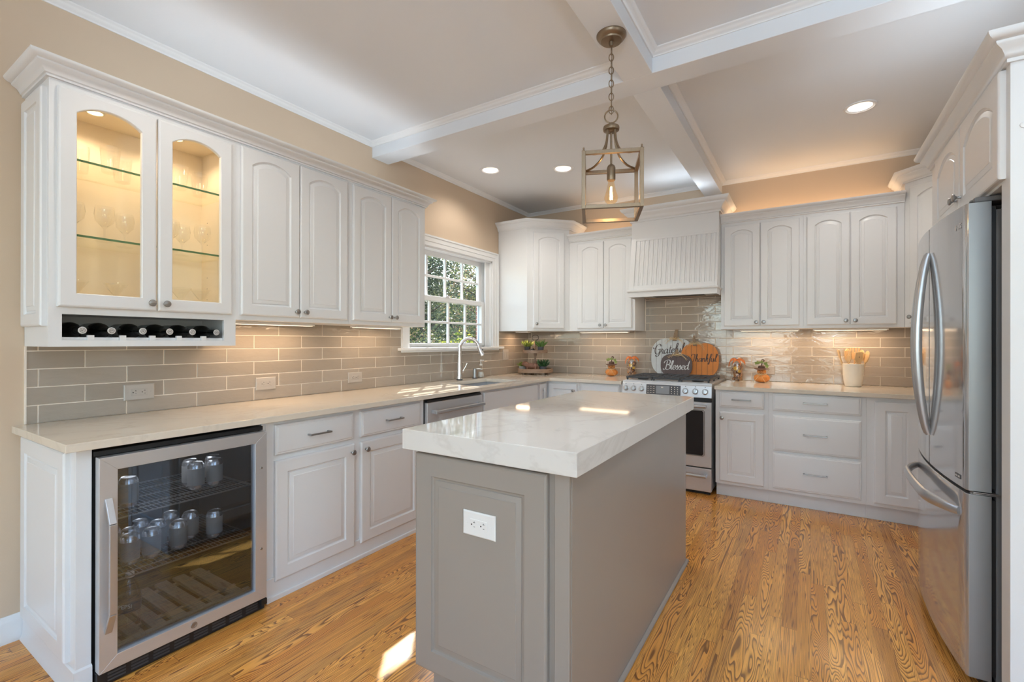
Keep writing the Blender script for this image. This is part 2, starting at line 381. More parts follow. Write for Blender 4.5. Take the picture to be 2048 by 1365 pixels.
# ------------------------------------------------------------------ joinery helpers; every unit's local frame: x right, y into the wall, z up, front at y = 0
def rect(x0, x1, z0, z1, d, y, n=0):
    a, b, c, e = x0+d, x1-d, z0+d, z1-d
    if not n: return [(a, y, c), (b, y, c), (b, y, e), (a, y, e)]
    return [(a, y, c), (b, y, c)]+[(b+(a-b)*i/n, y, e) for i in range(n+1)]
def arch(x0, x1, z0, z1, d, y, n, rise):        # opening whose crown touches z1; d = inset
    a0 = (x1-x0)/2; cx = (x0+x1)/2; R = (a0*a0+rise*rise)/(2*rise); zc = z1-R
    a = a0-d; Rd = R-d; th = math.asin(min(1, a/Rd))
    return [(cx-a, y, z0+d), (cx+a, y, z0+d)]+[(cx+Rd*math.sin(th*(1-2*i/n)), y, zc+Rd*math.cos(th*(1-2*i/n))) for i in range(n+1)]
T = .02
def knob(parent, x, z, y=-T, name='knob', mat='nickel'):
    return build(name, MB().lathe([(.007, 0), (.0055, .004), (.005, .012), (.009, .018), (.0145, .021), (.0155, .025), (.013, .029), (.004, .031)], (x, y, z), '-y', 20), mat, parent)
def pull(parent, x0, x1, z, y=-T, name='handle'):
    m = MB().bar((x0, y-.028, z), (x1, y-.028, z), .009, .009)
    for x in (x0+.006, x1-.006): m.bar((x, y, z), (x, y-.028, z), .009, .009)
    return build(name, m, 'nickel', parent, bevel=.001)
def door(parent, x0, x1, z0, z1, rise=0., kn=None, stile=.055, glass=False, name='door', mat='cab', kmat='nickel', y=0., rail=None, label=None, top=None):
    n = 14 if rise else 0; m = MB(); t = T; rail = rail or stile
    ox0, ox1, oz0, oz1 = x0+stile, x1-stile, z0+rail, z1-(top or rail)*(.82 if rise else 1)
    def op(d, yy):
        return arch(ox0, ox1, oz0, oz1, d, yy, n, rise*(ox1-ox0)) if rise else rect(ox0, ox1, oz0, oz1, d, yy)
    L = [rect(x0, x1, z0, z1, 0, y, n), rect(x0, x1, z0, z1, 0, y-t+.006, n), rect(x0, x1, z0, z1, .003, y-t+.002, n), rect(x0, x1, z0, z1, .008, y-t, n)]
    if glass:
        L += [op(0, y-t), op(.003, y-t+.003), op(.003, y)]
        m.loft(L+[L[0]], False, False)
    else:
        L += [op(0, y-t), op(.002, y-t+.005), op(.006, y-t+.0085), op(.012, y-t+.0095), op(.014, y-t+.0065), op(.031, y-t+.0025), op(.033, y-t+.0008)]
        m.loft(L)
    o = build(name, m, mat, parent, ang=20, label=label)
    if glass: build('glass_pane', MB().loft([op(-.004, y-.008), op(-.004, y-.004)]), 'cabglass', o, smooth=False)
    if kn: knob(o, kn[0], kn[1], y-t, mat=kmat)
    return o
def drawer(parent, x0, x1, z0, z1, h=None, name='drawer', mat='cab', y=0., hw=.065, hz=None):
    m = MB(); t = T
    m.loft([rect(x0, x1, z0, z1, 0, y), rect(x0, x1, z0, z1, 0, y-t+.008), rect(x0, x1, z0, z1, .004, y-t+.0045), rect(x0, x1, z0, z1, .010, y-t+.004), rect(x0, x1, z0, z1, .014, y-t+.0008), rect(x0, x1, z0, z1, .020, y-t)])
    o = build(name, m, mat, parent, ang=20)
    if h is not None: pull(o, h-hw, h+hw, hz or (z0+z1)/2, y-t)
    return o
CROWN = [(0, 0), (.010, 0), (.010, .010), (.016, .013), (.018, .022), (.026, .036), (.040, .046), (.043, .050), (.043, .055), (.052, .058), (.062, .066), (.066, .074), (.066, .080), (0, .080)]
def sweep(mb, path, prof, z0, sx=1., sz=1.):     # profile (out, up) mitred along a plan path; outward is the right-hand side
    n = len(path); N_ = []
    for i in range(n-1):
        dx, dy = path[i+1][0]-path[i][0], path[i+1][1]-path[i][1]; l = math.hypot(dx, dy); N_.append((dy/l, -dx/l))
    L = []
    for i in range(n):
        if i == 0: m = N_[0]
        elif i == n-1: m = N_[-1]
        else:
            a, b = N_[i-1], N_[i]; k = 1+a[0]*b[0]+a[1]*b[1]; m = ((a[0]+b[0])/k, (a[1]+b[1])/k)
        L.append([(path[i][0]+m[0]*o*sx, path[i][1]+m[1]*o*sx, z0+h*sz) for o, h in prof])
    mb.loft(L); return mb

# ------------------------------------------------------------------ the setting
XR, YF, XE = 4.10, -3.6, 5.5
struct('floor', MB().box(-.0, XE, YF, YB, -.06, 0), 'floor', smooth=False)
LIGHTS = ((.456, 3.446), (1.023, 3.758), (3.149, 3.801), (1.0, 1.0), (3.2, 1.0))
bm = bmesh.new(); es = []
for P_ in [[(-.1, YF-.1), (XE+.1, YF-.1), (XE+.1, YB+.1), (-.1, YB+.1)]]+[[(x+.067*math.cos(2*PI*i/24), y+.067*math.sin(2*PI*i/24)) for i in range(24)] for x, y in LIGHTS]:
    v = [bm.verts.new((x, y, HC)) for x, y in P_]; es += [bm.edges.new((v[i], v[(i+1) % len(v)])) for i in range(len(v))]
bmesh.ops.triangle_fill(bm, use_beauty=True, edges=es)
geo = bmesh.ops.extrude_face_region(bm, geom=list(bm.faces)); bmesh.ops.translate(bm, vec=(0, 0, .12), verts=[v for v in geo['geom'] if isinstance(v, bmesh.types.BMVert)])
bmesh.ops.recalc_face_normals(bm, faces=bm.faces); me = bpy.data.meshes.new('ceiling'); bm.to_mesh(me); bm.free(); me.materials.append(M['ceil'])
o = bpy.data.objects.new('ceiling', me); C.objects.link(o); o['kind'] = 'structure'
WY0, WY1, WZ0, WZ1 = 2.885, 4.135, 1.222, 2.135        # kitchen window opening
m = MB().box(-.16, 0, YF, WY0, 0, HC).box(-.16, 0, WY1, YB, 0, HC).box(-.16, 0, WY0, WY1, 0, WZ0).box(-.16, 0, WY0, WY1, WZ1, HC)
wall_l = struct('wall_left', m, 'wall', smooth=False)
wall_b = struct('wall_back', MB().box(-.16, XR+.1, YB, YB+.12, 0, HC), 'wall', smooth=False)
struct('wall_right', MB().box(XR, XR+.12, 2.25, YB, 0, HC).box(XR+.0, XE, 2.13, 2.25, 0, HC), 'wall', smooth=False)
m = MB()
for a, b in ((-.16, .55), (2.55, 3.15), (5.15, XE+.1)): m.box(a, b, YF-.14, YF, 0, HC)
m.box(.55, 5.15, YF-.14, YF, 0, .4).box(.55, 5.15, YF-.14, YF, 2.5, HC)
struct('wall_front', m, 'wall', smooth=False)
struct('wall_east', MB().box(XE, XE+.12, YF, -1.6, 0, HC).box(XE, XE+.12, .4, 2.13, 0, HC).box(XE, XE+.12, -1.6, .4, 0, .4).box(XE, XE+.12, -1.6, .4, 2.5, HC), 'wall', smooth=False)
m = MB()
for a, b in ((-1.6, -1.54), (.34, .4), (-.63, -.57)): m.box(XE+.03, XE+.1, a, b, .4, 2.5)
for z in (.4, 1.42, 2.44): m.box(XE+.03, XE+.1, -1.6, .4, z, z+.06)
w = struct('window_4', m, 'trim', bevel=.003)  # unseen window added to go with the east fill lamp
build('pane', MB().box(XE+.065, XE+.07, -1.58, .38, .42, 2.48), 'winglass', w, smooth=False)
for i, xa in enumerate((.55, 3.15)):
    m = MB(); xb = xa+2.0
    for a, b in ((xa, xa+.06), (xb-.06, xb), (xa+.97, xa+1.03)): m.box(a, b, YF-.1, YF-.03, .4, 2.5)
    for z in (.4, 1.42, 2.44): m.box(xa, xb, YF-.1, YF-.03, z, z+.06)
    w = struct('window_%d' % (i+2), m, 'trim', bevel=.003)  # unseen windows added behind the camera to bring in light
    build('pane', MB().box(xa+.02, xb-.02, YF-.07, YF-.065, .42, 2.48), 'winglass', w, smooth=False)
# beams: one across the kitchen, one along it, with bed mouldings
BZ = 2.700
struct('trim_1', MB().box(0, XE, 2.495, 2.660, BZ, HC+.01), 'ceil', bevel=.003)
struct('trim_2', MB().box(2.005, 2.163, YF, 2.495, BZ, HC+.01).box(2.005, 2.163, 2.660, YB, BZ, HC+.01), 'ceil', bevel=.002)
CP = [(0, -.035), (.006, -.035), (.008, -.028), (.014, -.024), (.022, -.016), (.030, -.010), (.034, -.008), (.036, 0), (0, 0)]
CPI = [(-o, h) for o, h in CP]
m = MB()
def cell(x0, x1, y0, y1, mb):                  # mouldings around one coffer, facing inwards
    p = [(x0, y0), (x1, y0), (x1, y1), (x0, y1)]; L = []
    for i, (x, y) in enumerate(p):
        sx = 1 if x == x0 else -1; sy = 1 if y == y0 else -1
        L.append([(x+sx*o, y+sy*o, HC+h) for o, h in CP])
    L.append(L[0]); mb.loft(L, False, False)
cell(0, 2.005, 2.660, YB, m); cell(2.163, XR, 2.660, YB, m); cell(0, 2.005, YF, 2.495, m); cell(2.163, XE, YF, 2.495, m)
struct('trim_3', m, 'trim', ang=50)
BB = [(0, 0), (.016, 0), (.016, .085), (.013, .092), (.009, .098), (.007, .108), (.005, .112), (0, .112)]
m = MB(); sweep(m, [(0.0, YF+.001), (0.0, .585)], BB, 0); struct('baseboard_left', m, 'trim')
# tiled backsplash on both walls (thin tiles proud of the grout)
def tiles(mb, wall, a0, a1, z0, z1, phase, row0=0, holes=()):
    p, q, g, th = .316, .0794, .0045, .008
    k = int((z0-.916)/q+1e-6)
    while .916+k*q < z1-.004:
        za, zb = max(z0, .916+k*q), min(z1, .916+(k+1)*q-g)
        s0 = phase+(.158 if k % 2 else 0); j = math.floor((a0-s0)/p)
        while s0+j*p < a1:
            ya, yb = max(a0, s0+j*p), min(a1, s0+(j+1)*p-g)
            segs = [(ya, yb)]; zb_full = zb
            for (h0, h1, hz0, hz1) in holes:
                if ya < h1 and yb > h0 and za < hz0-.012 < zb: extra = (max(ya, h0), min(yb, h1), hz0)
                else: extra = None
                if extra and extra[1]-extra[0] > .006:
                    e0, e1, ez = extra; mb.loft([[(0.001, e0, za), (0.001, e1, za), (0.001, e1, ez), (0.001, e0, ez)], [(.008, e0, za), (.008, e1, za), (.008, e1, ez), (.008, e0, ez)]], cap0=False, mi=0)
            for (h0, h1, hz0, hz1) in holes:
                if zb > hz0+.002 and za < hz1-.002:
                    ns = []
                    for (s1, s2) in segs:
                        if s2 <= h0 or s1 >= h1: ns.append((s1, s2)); continue
                        if s1 < h0: ns.append((s1, h0))
                        if s2 > h1: ns.append((h1, s2))
                    segs = ns
            for (s1, s2) in segs:
                if s2-s1 < .006 or zb-za < .004: continue
                t = th+random.uniform(-.0006, .0006); e = .0012; dz = random.uniform(-.0005, .0005); dy = random.uniform(-.0006, .0006)
                if wall == 'L':
                    lo = lambda d, x, sgn=1: [(x+dy+dz, s1+d, za+d), (x-dy+dz, s2-d, za+d), (x-dy-dz, s2-d, zb-d), (x+dy-dz, s1+d, zb-d)]
                    mb.loft([[(0.001, s1, za), (0.001, s2, za), (0.001, s2, zb), (0.001, s1, zb)], [(t-e, s1, za), (t-e, s2, za), (t-e, s2, zb), (t-e, s1, zb)], lo(e, t)], cap0=False, mi=0)
                else:
                    mb.loft([[(s1, YB-.001, za), (s2, YB-.001, za), (s2, YB-.001, zb), (s1, YB-.001, zb)], [(s1, YB-t+e, za), (s2, YB-t+e, za), (s2, YB-t+e, zb), (s1, YB-t+e, zb)],
                             [(s1+e, YB-t+dy+dz, za+e), (s2-e, YB-t-dy+dz, za+e), (s2-e, YB-t-dy-dz, zb-e), (s1+e, YB-t+dy-dz, zb-e)]], cap0=False, mi=0)
            j += 1
        k += 1
m = MB(); tiles(m, 'L', .594, YB-.009, .915, 1.392, .632, holes=[(2.80, 4.24, 1.205, 9)])
m.box(0, .0055, .594, 2.80, .915, 1.392, 1).box(0, .0055, 2.80, 4.24, .915, 1.205, 1).box(0, .0055, 4.24, YB, .915, 1.392, 1).box(0, .009, .588, .594, .915, 1.255, 1)
build('tile_backsplash', m, ['tile', 'grout'], wall_l, smooth=False)
m = MB(); tiles(m, 'B', .009, 1.43, .915, 1.392, 2.737); tiles(m, 'B', 1.43, 2.20, .915, 1.72, 2.737); tiles(m, 'B', 2.20, XR-.001, .915, 1.392, 2.737)
m.box(0, XR-.001, YB-.0055, YB, .915, 1.392, 1).box(1.42, 2.20, YB-.0055, YB, 1.392, 1.72, 1)
build('tile_backsplash', m, ['tile', 'grout'], wall_b, smooth=False)
# kitchen window: casing, sill, jambs, two six-over-six sashes
m = MB()
def casing(mb, prof):
    a, b, c, d = WY0, WY1, WZ0-.02, WZ1; L = []
    for (y, z, sy, sz) in ((a, c, -1, 0), (a, d, -1, 1), (b, d, 1, 1), (b, c, 1, 0)):
        L.append([(x, y+sy*o, z+sz*o) for o, x in prof])
    mb.loft(L)
casing(m, [(-.004, -.002), (-.004, .012), (.012, .016), (.030, .016), (.034, .020), (.070, .022), (.074, .028), (.088, .030), (.090, .024), (.090, -.002)])
m.box(-.155, -.0, WY0-.002, WY0+.02, WZ0, WZ1).box(-.155, -.0, WY1-.02, WY1+.002, WZ0, WZ1).box(-.155, 0, WY0, WY1, WZ1-.02, WZ1+.002)
win = struct('window_1', m, 'trim')
m = MB().box(-.155, .050, WY0-.125, WY1+.165, 1.198, 1.222).box(0, .03, WY0-.09, WY1+.09, 1.182, 1.198)
build('sill', m, 'trim', win, bevel=.004)
def sash(z0, z1, x, nm, low):
    y0, y1 = WY0+.022, WY1-.085; fr = .045; m = MB(); x0, x1 = x-.018, x+.018
    m.box(x0, x1, y0, y0+fr, z0, z1).box(x0, x1, y1-fr, y1, z0, z1).box(x0, x1, y0+fr, y1-fr, z1-.045, z1).box(x0, x1, y0+fr, y1-fr, z0, z0+(.045 if not low else .035))
    o = build(nm, m, 'trim', win, bevel=.003)
    a, b = y0+fr, y1-fr; zb, zt = z0+(.045 if not low else .035), z1-.045; w = MB(); cols = 4
    for i in range(1, cols): yy = a+(b-a)*i/cols; w.box(x-.012, x+.012, yy-.010, yy+.010, zb, zt)
    w.box(x-.0115, x+.0115, a, b, (zb+zt)/2-.010, (zb+zt)/2+.010)
    build('muntins', w, 'trim', o, bevel=.003)
    build('pane', MB().box(x-.003, x+.001, a-.01, b+.01, zb-.01, zt+.01), 'winglass', o, smooth=False)
    return o
s1 = sash(1.225, 1.695, -.062, 'sash', True); sash(1.650, 2.115, -.102, 'sash', False)
build('sash_lock', MB().box(-.06, -.035, 3.42, 3.48, 1.695, 1.712).ball((-.045, 3.45, 1.712), .008), 'trim', s1)
m = MB()
for x0, x1 in ((-.14, -.122), (-.080, -.084), (-.042, -.028)): m.box(x0, x1, WY1-.085, WY1-.015, 1.222, WZ1-.01); m.box(x0, x1, WY0+.02, WY0+.024, 1.222, WZ1-.02)
m.box(-.14, -.03, WY1-.034, WY1-.015, 1.222, WZ1-.01)
build('jamb_liner', m, 'trim', win, bevel=.001)
# ------------------------------------------------------------------ wall cabinets, left wall (local x = world y, front faces the room)
XU = .326
def carcass(t, w, d, z0, z1, frame=True, name='carcass', mat='cab'):
    return build(name, MB().box(0, w, 0, d, z0, z1), mat, t, bevel=.0015)
# glazed display cabinet with wine rack
Z0 = 1.252
g = thing('glass_cabinet', 'white wall cabinet with two lit arched glass doors above a wine rack', 'cabinet', (XU, .588, Z0), 90)
w, zt = .716, 2.320-Z0
R0, R1 = 1.279-Z0, 1.384-Z0                        # wine rack opening
m = MB()
m.box(0, .018, .018, XU-.003, 0, zt).box(w-.018, w, .018, XU-.003, 0, zt)          # sides
m.box(.018, w-.018, .018, XU-.003, 0, R0-.003).box(.018, w-.018, .018, XU-.003, R1+.003, R1+.022).box(.018, w-.018, .018, XU-.003, zt-.02, zt)
# face frame
for a, b, c_, d_ in ((0, .040, 0, zt), (w-.057, w, 0, zt), (.040, w-.057, 0, R0), (.040, w-.057, R1, 1.425-Z0), (.040, w-.057, 2.283-Z0, zt)):
    m.box(a, b, 0, .018, c_, d_)
build('carcass', m, 'cab', g)
m = MB().box(.018, w-.018, XU-.012, XU-.003, R1+.022, zt-.02).box(.018, .022, .018, XU-.012, R1+.022, zt-.02).box(w-.022, w-.018, .018, XU-.012, R1+.022, zt-.02).box(.022, w-.022, .02, XU-.012, zt-.024, zt-.02).box(.022, w-.022, .018, XU-.012, R1+.022, R1+.024)
for zz in (1.50, 1.56, 1.62, 1.80, 1.86, 1.92):
    for yy in (.07, .25): m.box(w-.0225, w-.0215, yy, yy+.004, zz-Z0, zz-Z0+.004, 1)
build('lining', m, ['cabin', 'slot'], g, smooth=False)
build('rack_back', MB().box(.018, w-.018, XU-.012, XU-.003, R0-.003, R1+.003), 'cab', g, smooth=False)
m = MB()
for y in (.7195, .8285, .9385, 1.0455, 1.1535):
    x = y-.588+.0; m.box(x-.011, x+.011, .002, .018, R0, R0+.021)
m.box(.04, w-.057, .018, .026, R0, R0+.012)
build('bottle_cradle', m, 'cab', g, bevel=.001)
door(g, .023, .357, 1.413-Z0, 2.295-Z0, .19, (.333, 1.447-Z0), .054, True)
door(g, .363, .690, 1.413-Z0, 2.295-Z0, .19, (.390, 1.447-Z0), .054, True)
for z in (2.022, 1.709):
    build('glass_shelf', MB().box(.023, w-.023, .026, XU-.014, z-Z0, z-Z0+.009), 'shelfglass', g, smooth=False)
    build('shelf_edge', MB().box(.023, w-.023, .0245, .026, z-Z0, z-Z0+.009), 'gedge', g, smooth=False, label='green ground glass edge of a shelf')
for y in (.773, 1.09):
    k = build('puck_light', MB().lathe([(.034, 0), (.034, -.004), (.028, -.006), (.026, -.003)], (y-.588, .15, zt-.0245), seg=28), 'plate', g)
    build('lens', MB().lathe([(.026, -.0035), (.020, -.007), (.004, -.008)], (y-.588, .15, zt-.0245), seg=24), 'ledpuck', k)
    lamp('puck_lamp', 'SPOT', (XU-.15, y, 2.283), 6.5, (1, .74, .48), .02, spot=155, blend=.6)
# applied raised panel on the exposed end
e = MB(); 
ends = thing('end_panel', 'narrow white raised panel on the near end of the glass cabinet', 'panel', (.035, .588, 1.335), 0)
door(ends, 0, .268, 0, 2.285-1.335, 0, None, .05, name='raised_panel')
for (a, b, dd, label) in ((1.304, 2.020, ((1.324, 1.659, 1.633), (1.663, 1.997, 1.690)), 'white wall cabinet with two arched doors, next to the glass cabinet'),
                          (2.020, 2.738, ((2.042, 2.375, 2.352), (2.379, 2.713, 2.404)), 'white wall cabinet with two arched doors, beside the window')):
    t = thing('wall_cabinet', label, 'cabinet', (XU, a, 1.388), 90, 'arched wall cabinets on the left wall')
    carcass(t, b-a, XU-.003, 0, .932)
    for (y0, y1, ky) in dd: door(t, y0-a, y1-a, .026, .920, .19, (ky-a, .058))
m = MB(); sweep(m, [(.003, .588), (XU, .588), (XU, 2.738), (.003, 2.738)], CROWN, 2.3205, 1, .86)
tag(build('crown_moulding', m, 'cab', None, ang=50), 'long white crown moulding on the wall cabinets left of the window', 'moulding')

# ------------------------------------------------------------------ corner wall cabinet and the back wall run
def corner_cab(name, label, poly, crownpath, z0, z1, dloc, rz, dw, kx, dx0=.03):
    t = thing(name, label, 'cabinet', (dloc[0], dloc[1], z0), rz)
    mm = MB().prism(poly, z0, z1); build('carcass', mm, 'cab', t, bevel=.0015, world=True)
    mm = MB(); sweep(mm, crownpath, CROWN, z1-.015, 1.0, 1.12); build('crown', mm, 'cab', t, ang=50, world=True)
    door(t, dx0, dx0+dw, .028, z1-z0-.055, .16, (kx, .075))
    return t
YU = 4.57
corner_cab('corner_wall_cabinet', 'tall white angled corner cabinet between the window and the stove wall', [(.003, 4.25), (.365, 4.25), (.700, YU), (.700, YB-.003), (.003, YB-.003)],
           [(.003, 4.25), (.365, 4.25), (.700, YU), (.700, YB-.003)], 1.388, 2.485, (.365, 4.25), math.degrees(math.atan2(.32, .335)), .340, .098, .065)
corner_cab('corner_wall_cabinet', 'tall white angled corner cabinet beside the refrigerator', [(3.480, YB-.003), (3.480, YU), (3.80, 4.25), (XR-.003, 4.25), (XR-.003, YB-.003)],
           [(3.480, YB-.003), (3.480, YU), (3.80, 4.25), (XR-.003, 4.25)], 1.388, 2.485, (3.480, YU), -45, .36, .062, .045)
DU = YB-YU-.003
for (a, b, dd, lab) in ((.701, 1.416, ((.800, 1.092, 1.062), (1.096, 1.386, 1.122)), 'white wall cabinet with two arched doors, left of the range hood'),
                   (2.201, 2.830, ((2.228, 2.511, 2.485), (2.515, 2.803, 2.541)), 'white wall cabinet with two arched doors, right of the range hood'),
                   (2.830, 3.479, ((2.853, 3.142, 3.116), (3.146, 3.431, 3.176)), 'white wall cabinet with two arched doors, left of the tall corner cabinet')):
    t = thing('wall_cabinet', lab, 'cabinet', (a, YU, 1.388), 0, 'arched wall cabinets on the back wall')
    carcass(t, b-a, DU, 0, .945)
    for (x0, x1, kx) in dd: door(t, x0-a, x1-a, .026, .918, .19, (kx-a, .058))
m = MB(); sweep(m, [(.701, YU), (1.416, YU)], CROWN, 2.3335, 1, .92)
tag(build('crown_moulding', m, 'cab', None, ang=50), 'short white crown moulding on the cabinet left of the hood', 'moulding')
m = MB(); sweep(m, [(2.201, YU), (3.479, YU)], CROWN, 2.3335, 1, .92)
tag(build('crown_moulding', m, 'cab', None, ang=50), 'white crown moulding on the cabinets right of the hood', 'moulding')

# ------------------------------------------------------------------ range hood
h = thing('range_hood', 'white wooden range hood with sloped beadboard front above the stove', 'range hood', (1.418, YB, 1.695), 0)
X0, X1 = 1.418, 2.199
m = MB()
m.box(X0, X1, YU-.11, YB-.003, 2.262, 2.50)
m.loft([[(x, YB-.003, 1.757), (x, 4.372, 1.757), (x, YU-.105, 2.262), (x, YB-.003, 2.262)] for x in (X0, X1)])
build('body', m, 'cab', h, bevel=.002, world=True)
def sl(x, t, o): # point on the sloped face
    y0, z0, y1, z1 = 4.372, 1.757, YU-.105, 2.262; L = math.hypot(y1-y0, z1-z0); ny, nz = -(z1-z0)/L, (y1-y0)/L
    return (x, y0+(y1-y0)*t+ny*o, z0+(z1-z0)*t+nz*o)
def slab(mb, xa, xb, ta, tb, o0, o1): mb.loft([[sl(xa, ta, o0), sl(xb, ta, o0), sl(xb, tb, o0), sl(xa, tb, o0)], [sl(xa, ta, o1), sl(xb, ta, o1), sl(xb, tb, o1), sl(xa, tb, o1)]])
m = MB(); slab(m, X0, X0+.048, 0, 1, .0, .009); slab(m, X1-.020, X1, 0, 1, .0, .009); slab(m, X0+.048, X1-.02, 0, .09, .0, .009); slab(m, X0+.048, X1-.02, .955, 1, .0, .009)
build('frame', m, 'cab', h, bevel=.0015, world=True)
m = MB(); nb = 17; bw = (X1-.02-X0-.048)/nb
for i in range(nb):
    a = X0+.048+i*bw; pr = [(0, 0), (.004, .0045), (.012, .0055), (.014, .0035), (.0165, .0035), (.0185, .0055), (bw-.004, .0055), (bw, 0)]
    m.loft([[sl(a+u, .09, o) for u, o in pr], [sl(a+u, .955, o) for u, o in pr]])
build('beadboard', m, 'cab', h, ang=20, world=True)
m = MB(); sweep(m, [(X0-.0, YB-.003), (X0, YU-.11), (X1, YU-.11), (X1, YB-.003)], CROWN, 2.425, 1.35, 1.55)
build('crown', m, 'cab', h, ang=50, world=True)
m = MB(); sweep(m, [(X0-.002, YU-.001), (X0-.002, 4.36), (X1-.002, 4.36), (X1-.002, YU-.001)], [(0, 0), (.0, .0), (.002, .045), (.012, .052), (.014, .060), (.010, .066), (-.004, .070), (-.004, 0)], 1.695)
m.box(X0, X1-.004, 4.362, YB-.003, 1.735, 1.7565)
build('shelf_rail', m, 'cab', h, ang=40, world=True)
m = MB().box(X0+.10, X1-.10, 4.42, 4.80, 1.722, 1.735); m.box(X0+.16, X1-.16, 4.46, 4.76, 1.718, 1.722, 1)
k = build('hood_insert', m, ['steel', 'darkgrey'], h, bevel=.001, world=True)
build('hood_lens', MB().box(1.56, 1.70, 4.430, 4.452, 1.716, 1.7195), 'strip', k, world=True)

# ------------------------------------------------------------------ base cabinets, left wall
XF = .630
def base_box(t, w, d, toe=True, flush=False, z1=.883, mat='cab', nm='carcass'):
    m = MB().box(0, w, 0, d, .11, z1)
    if flush: m.box(0, w, -.008, d, 0, .11); m.box(0, w, -.020, 0, 0, .022)
    else: m.box(0, w, .050, d, 0, .11)
    return build(nm, m, mat, t, bevel=.0015)
t = thing('cooler_surround', 'white end panel and surround of the counter around the beverage cooler', 'cabinet', (XF, .588, 0), 90)
m = MB().box(0, .045, -.010, XF-.004, 0, .883).box(.682, .700, 0, XF-.004, 0, .883).box(.045, .682, XF-.02, XF-.004, 0, .883)
build('carcass', m, 'cab', t, bevel=.0015)
m = MB(); sweep(m, [(.020, .588), (.640, .588), (.640, .634)], [(0, 0), (.016, 0), (.016, .004), (.008, .020), (.006, .085), (0, .092)], 0)
build('plinth', m, 'cab', t, world=True)
pe = door(t, 0, .545, .105, .870, 0, None, .062, name='raised_panel')
pe.location = (0, .585, 0); pe.rotation_euler = (0, 0, math.radians(-90)); pe.location = (.000, .0, 0)
pe.location = (0, .590, 0); pe.rotation_euler = (0, 0, math.radians(-90))
t = thing('base_cabinet', 'white base cabinet with two drawers over two doors, between cooler and dishwasher', 'cabinet', (XF, 1.288, 0), 90)
base_box(t, 2.398-1.288, XF-.004, flush=True)
drawer(t, 1.331-1.288, 1.800-1.288, .712, .862, 1.566-1.288)
drawer(t, 1.854-1.288, 2.352-1.288, .712, .862, 2.103-1.288)
door(t, 1.331-1.288, 1.808-1.288, .090, .684, 0, (1.782-1.288, .640), .062)
door(t, 1.854-1.288, 2.352-1.288, .090, .684, 0, (1.884-1.288, .640), .062)
t = thing('sink_cabinet', 'white sink base cabinet with plain panel under the window', 'cabinet', (XF, 3.056, 0), 90)
m = MB().box(0, .018, 0, XF-.004, .11, .883).box(.932, .950, 0, XF-.004, .11, .883).box(.018, .932, 0, .018, .11, .883).box(.018, .932, .018, XF-.004, .11, .13).box(0, .95, .05, XF-.004, 0, .11)
build('carcass', m, 'cab', t, bevel=.0015)
build('false_front', MB().loft([rect(.03, .92, .70, .862, 0, 0), rect(.03, .92, .70, .862, 0, -.014), rect(.03, .92, .70, .862, .006, -.02)]), 'cab', t, ang=20)
door(t, .03, .472, .13, .684, 0, (.445, .64), .062); door(t, .478, .92, .13, .684, 0, (.505, .64), .062)
t = thing('corner_base_cabinet', 'white corner base cabinet between the sink and the stove wall', 'cabinet', (XF, 4.007, 0), 90)
m = MB().prism([(.004, 4.008), (XF, 4.008), (XF, 4.193), (.990, 4.193), (.990, YB-.004), (.004, YB-.004)], .11, .883).prism([(.004, 4.008), (XF-.05, 4.008), (XF-.05, 4.243), (.990, 4.243), (.990, YB-.004), (.004, YB-.004)], 0, .11)
build('carcass', m, 'cab', t, bevel=.0015, world=True)
door(t, .020, .158, .13, .862, 0, None, .045)
c2 = thing('tmp', 'x', 'x', (0, 4.193, 0), 0)
dd_ = door(c2, .660, .968, .13, .862, 0, (.940, .80), .05); dd_.parent = t
dd_.matrix_parent_inverse = Matrix(); mw = world_of(t).inverted() @ Matrix.Translation((0, 4.193, 0)); dd_.matrix_local = mw
bpy.data.objects.remove(c2)
YFB = 4.193
t = thing('base_cabinet', 'narrow white base cabinet left of the stove', 'cabinet', (.991, YFB, 0), 0)
base_box(t, 1.418-.991, YB-YFB-.004); drawer(t, .02, .405, .742, .872, .21); door(t, .02, .405, .13, .705, 0, (.375, .66))
t = thing('base_cabinet', 'narrow white base cabinet with one drawer and one door, right of the stove', 'cabinet', (2.214, YFB, 0), 0)
base_box(t, 2.600-2.214, YB-YFB-.004); drawer(t, .032, .356, .742, .872, .195, hw=.07, hz=.808); door(t, .032, .356, .135, .703, 0, (.052, .655), .060)
t = thing('drawer_cabinet', 'white three-drawer base cabinet right of the stove', 'cabinet', (2.600, YFB, 0), 0)
base_box(t, .615, YB-YFB-.004); 
for a, b in ((.742, .877), (.434, .706), (.138, .413)): drawer(t, .030, .586, a, b, .308, hw=.077, hz=(a+b)/2+.005)
t = thing('base_cabinet', 'white base cabinet with one tall door beside the refrigerator', 'cabinet', (3.215, YFB, 0), 0)
m = MB().prism([(3.215, 4.193), (3.520, 4.193), (3.80, 3.913), (3.80, 3.45), (XR-.004, 3.45), (XR-.004, YB-.004), (3.215, YB-.004)], .11, .883).prism([(3.215, 4.243), (3.54, 4.243), (3.85, 3.933), (3.85, 3.45), (XR-.004, 3.45), (XR-.004, YB-.004), (3.215, YB-.004)], 0, .11)
build('carcass', m, 'cab', t, bevel=.0015, world=True)
door(t, .044, .292, .135, .855, 0, None, .062)

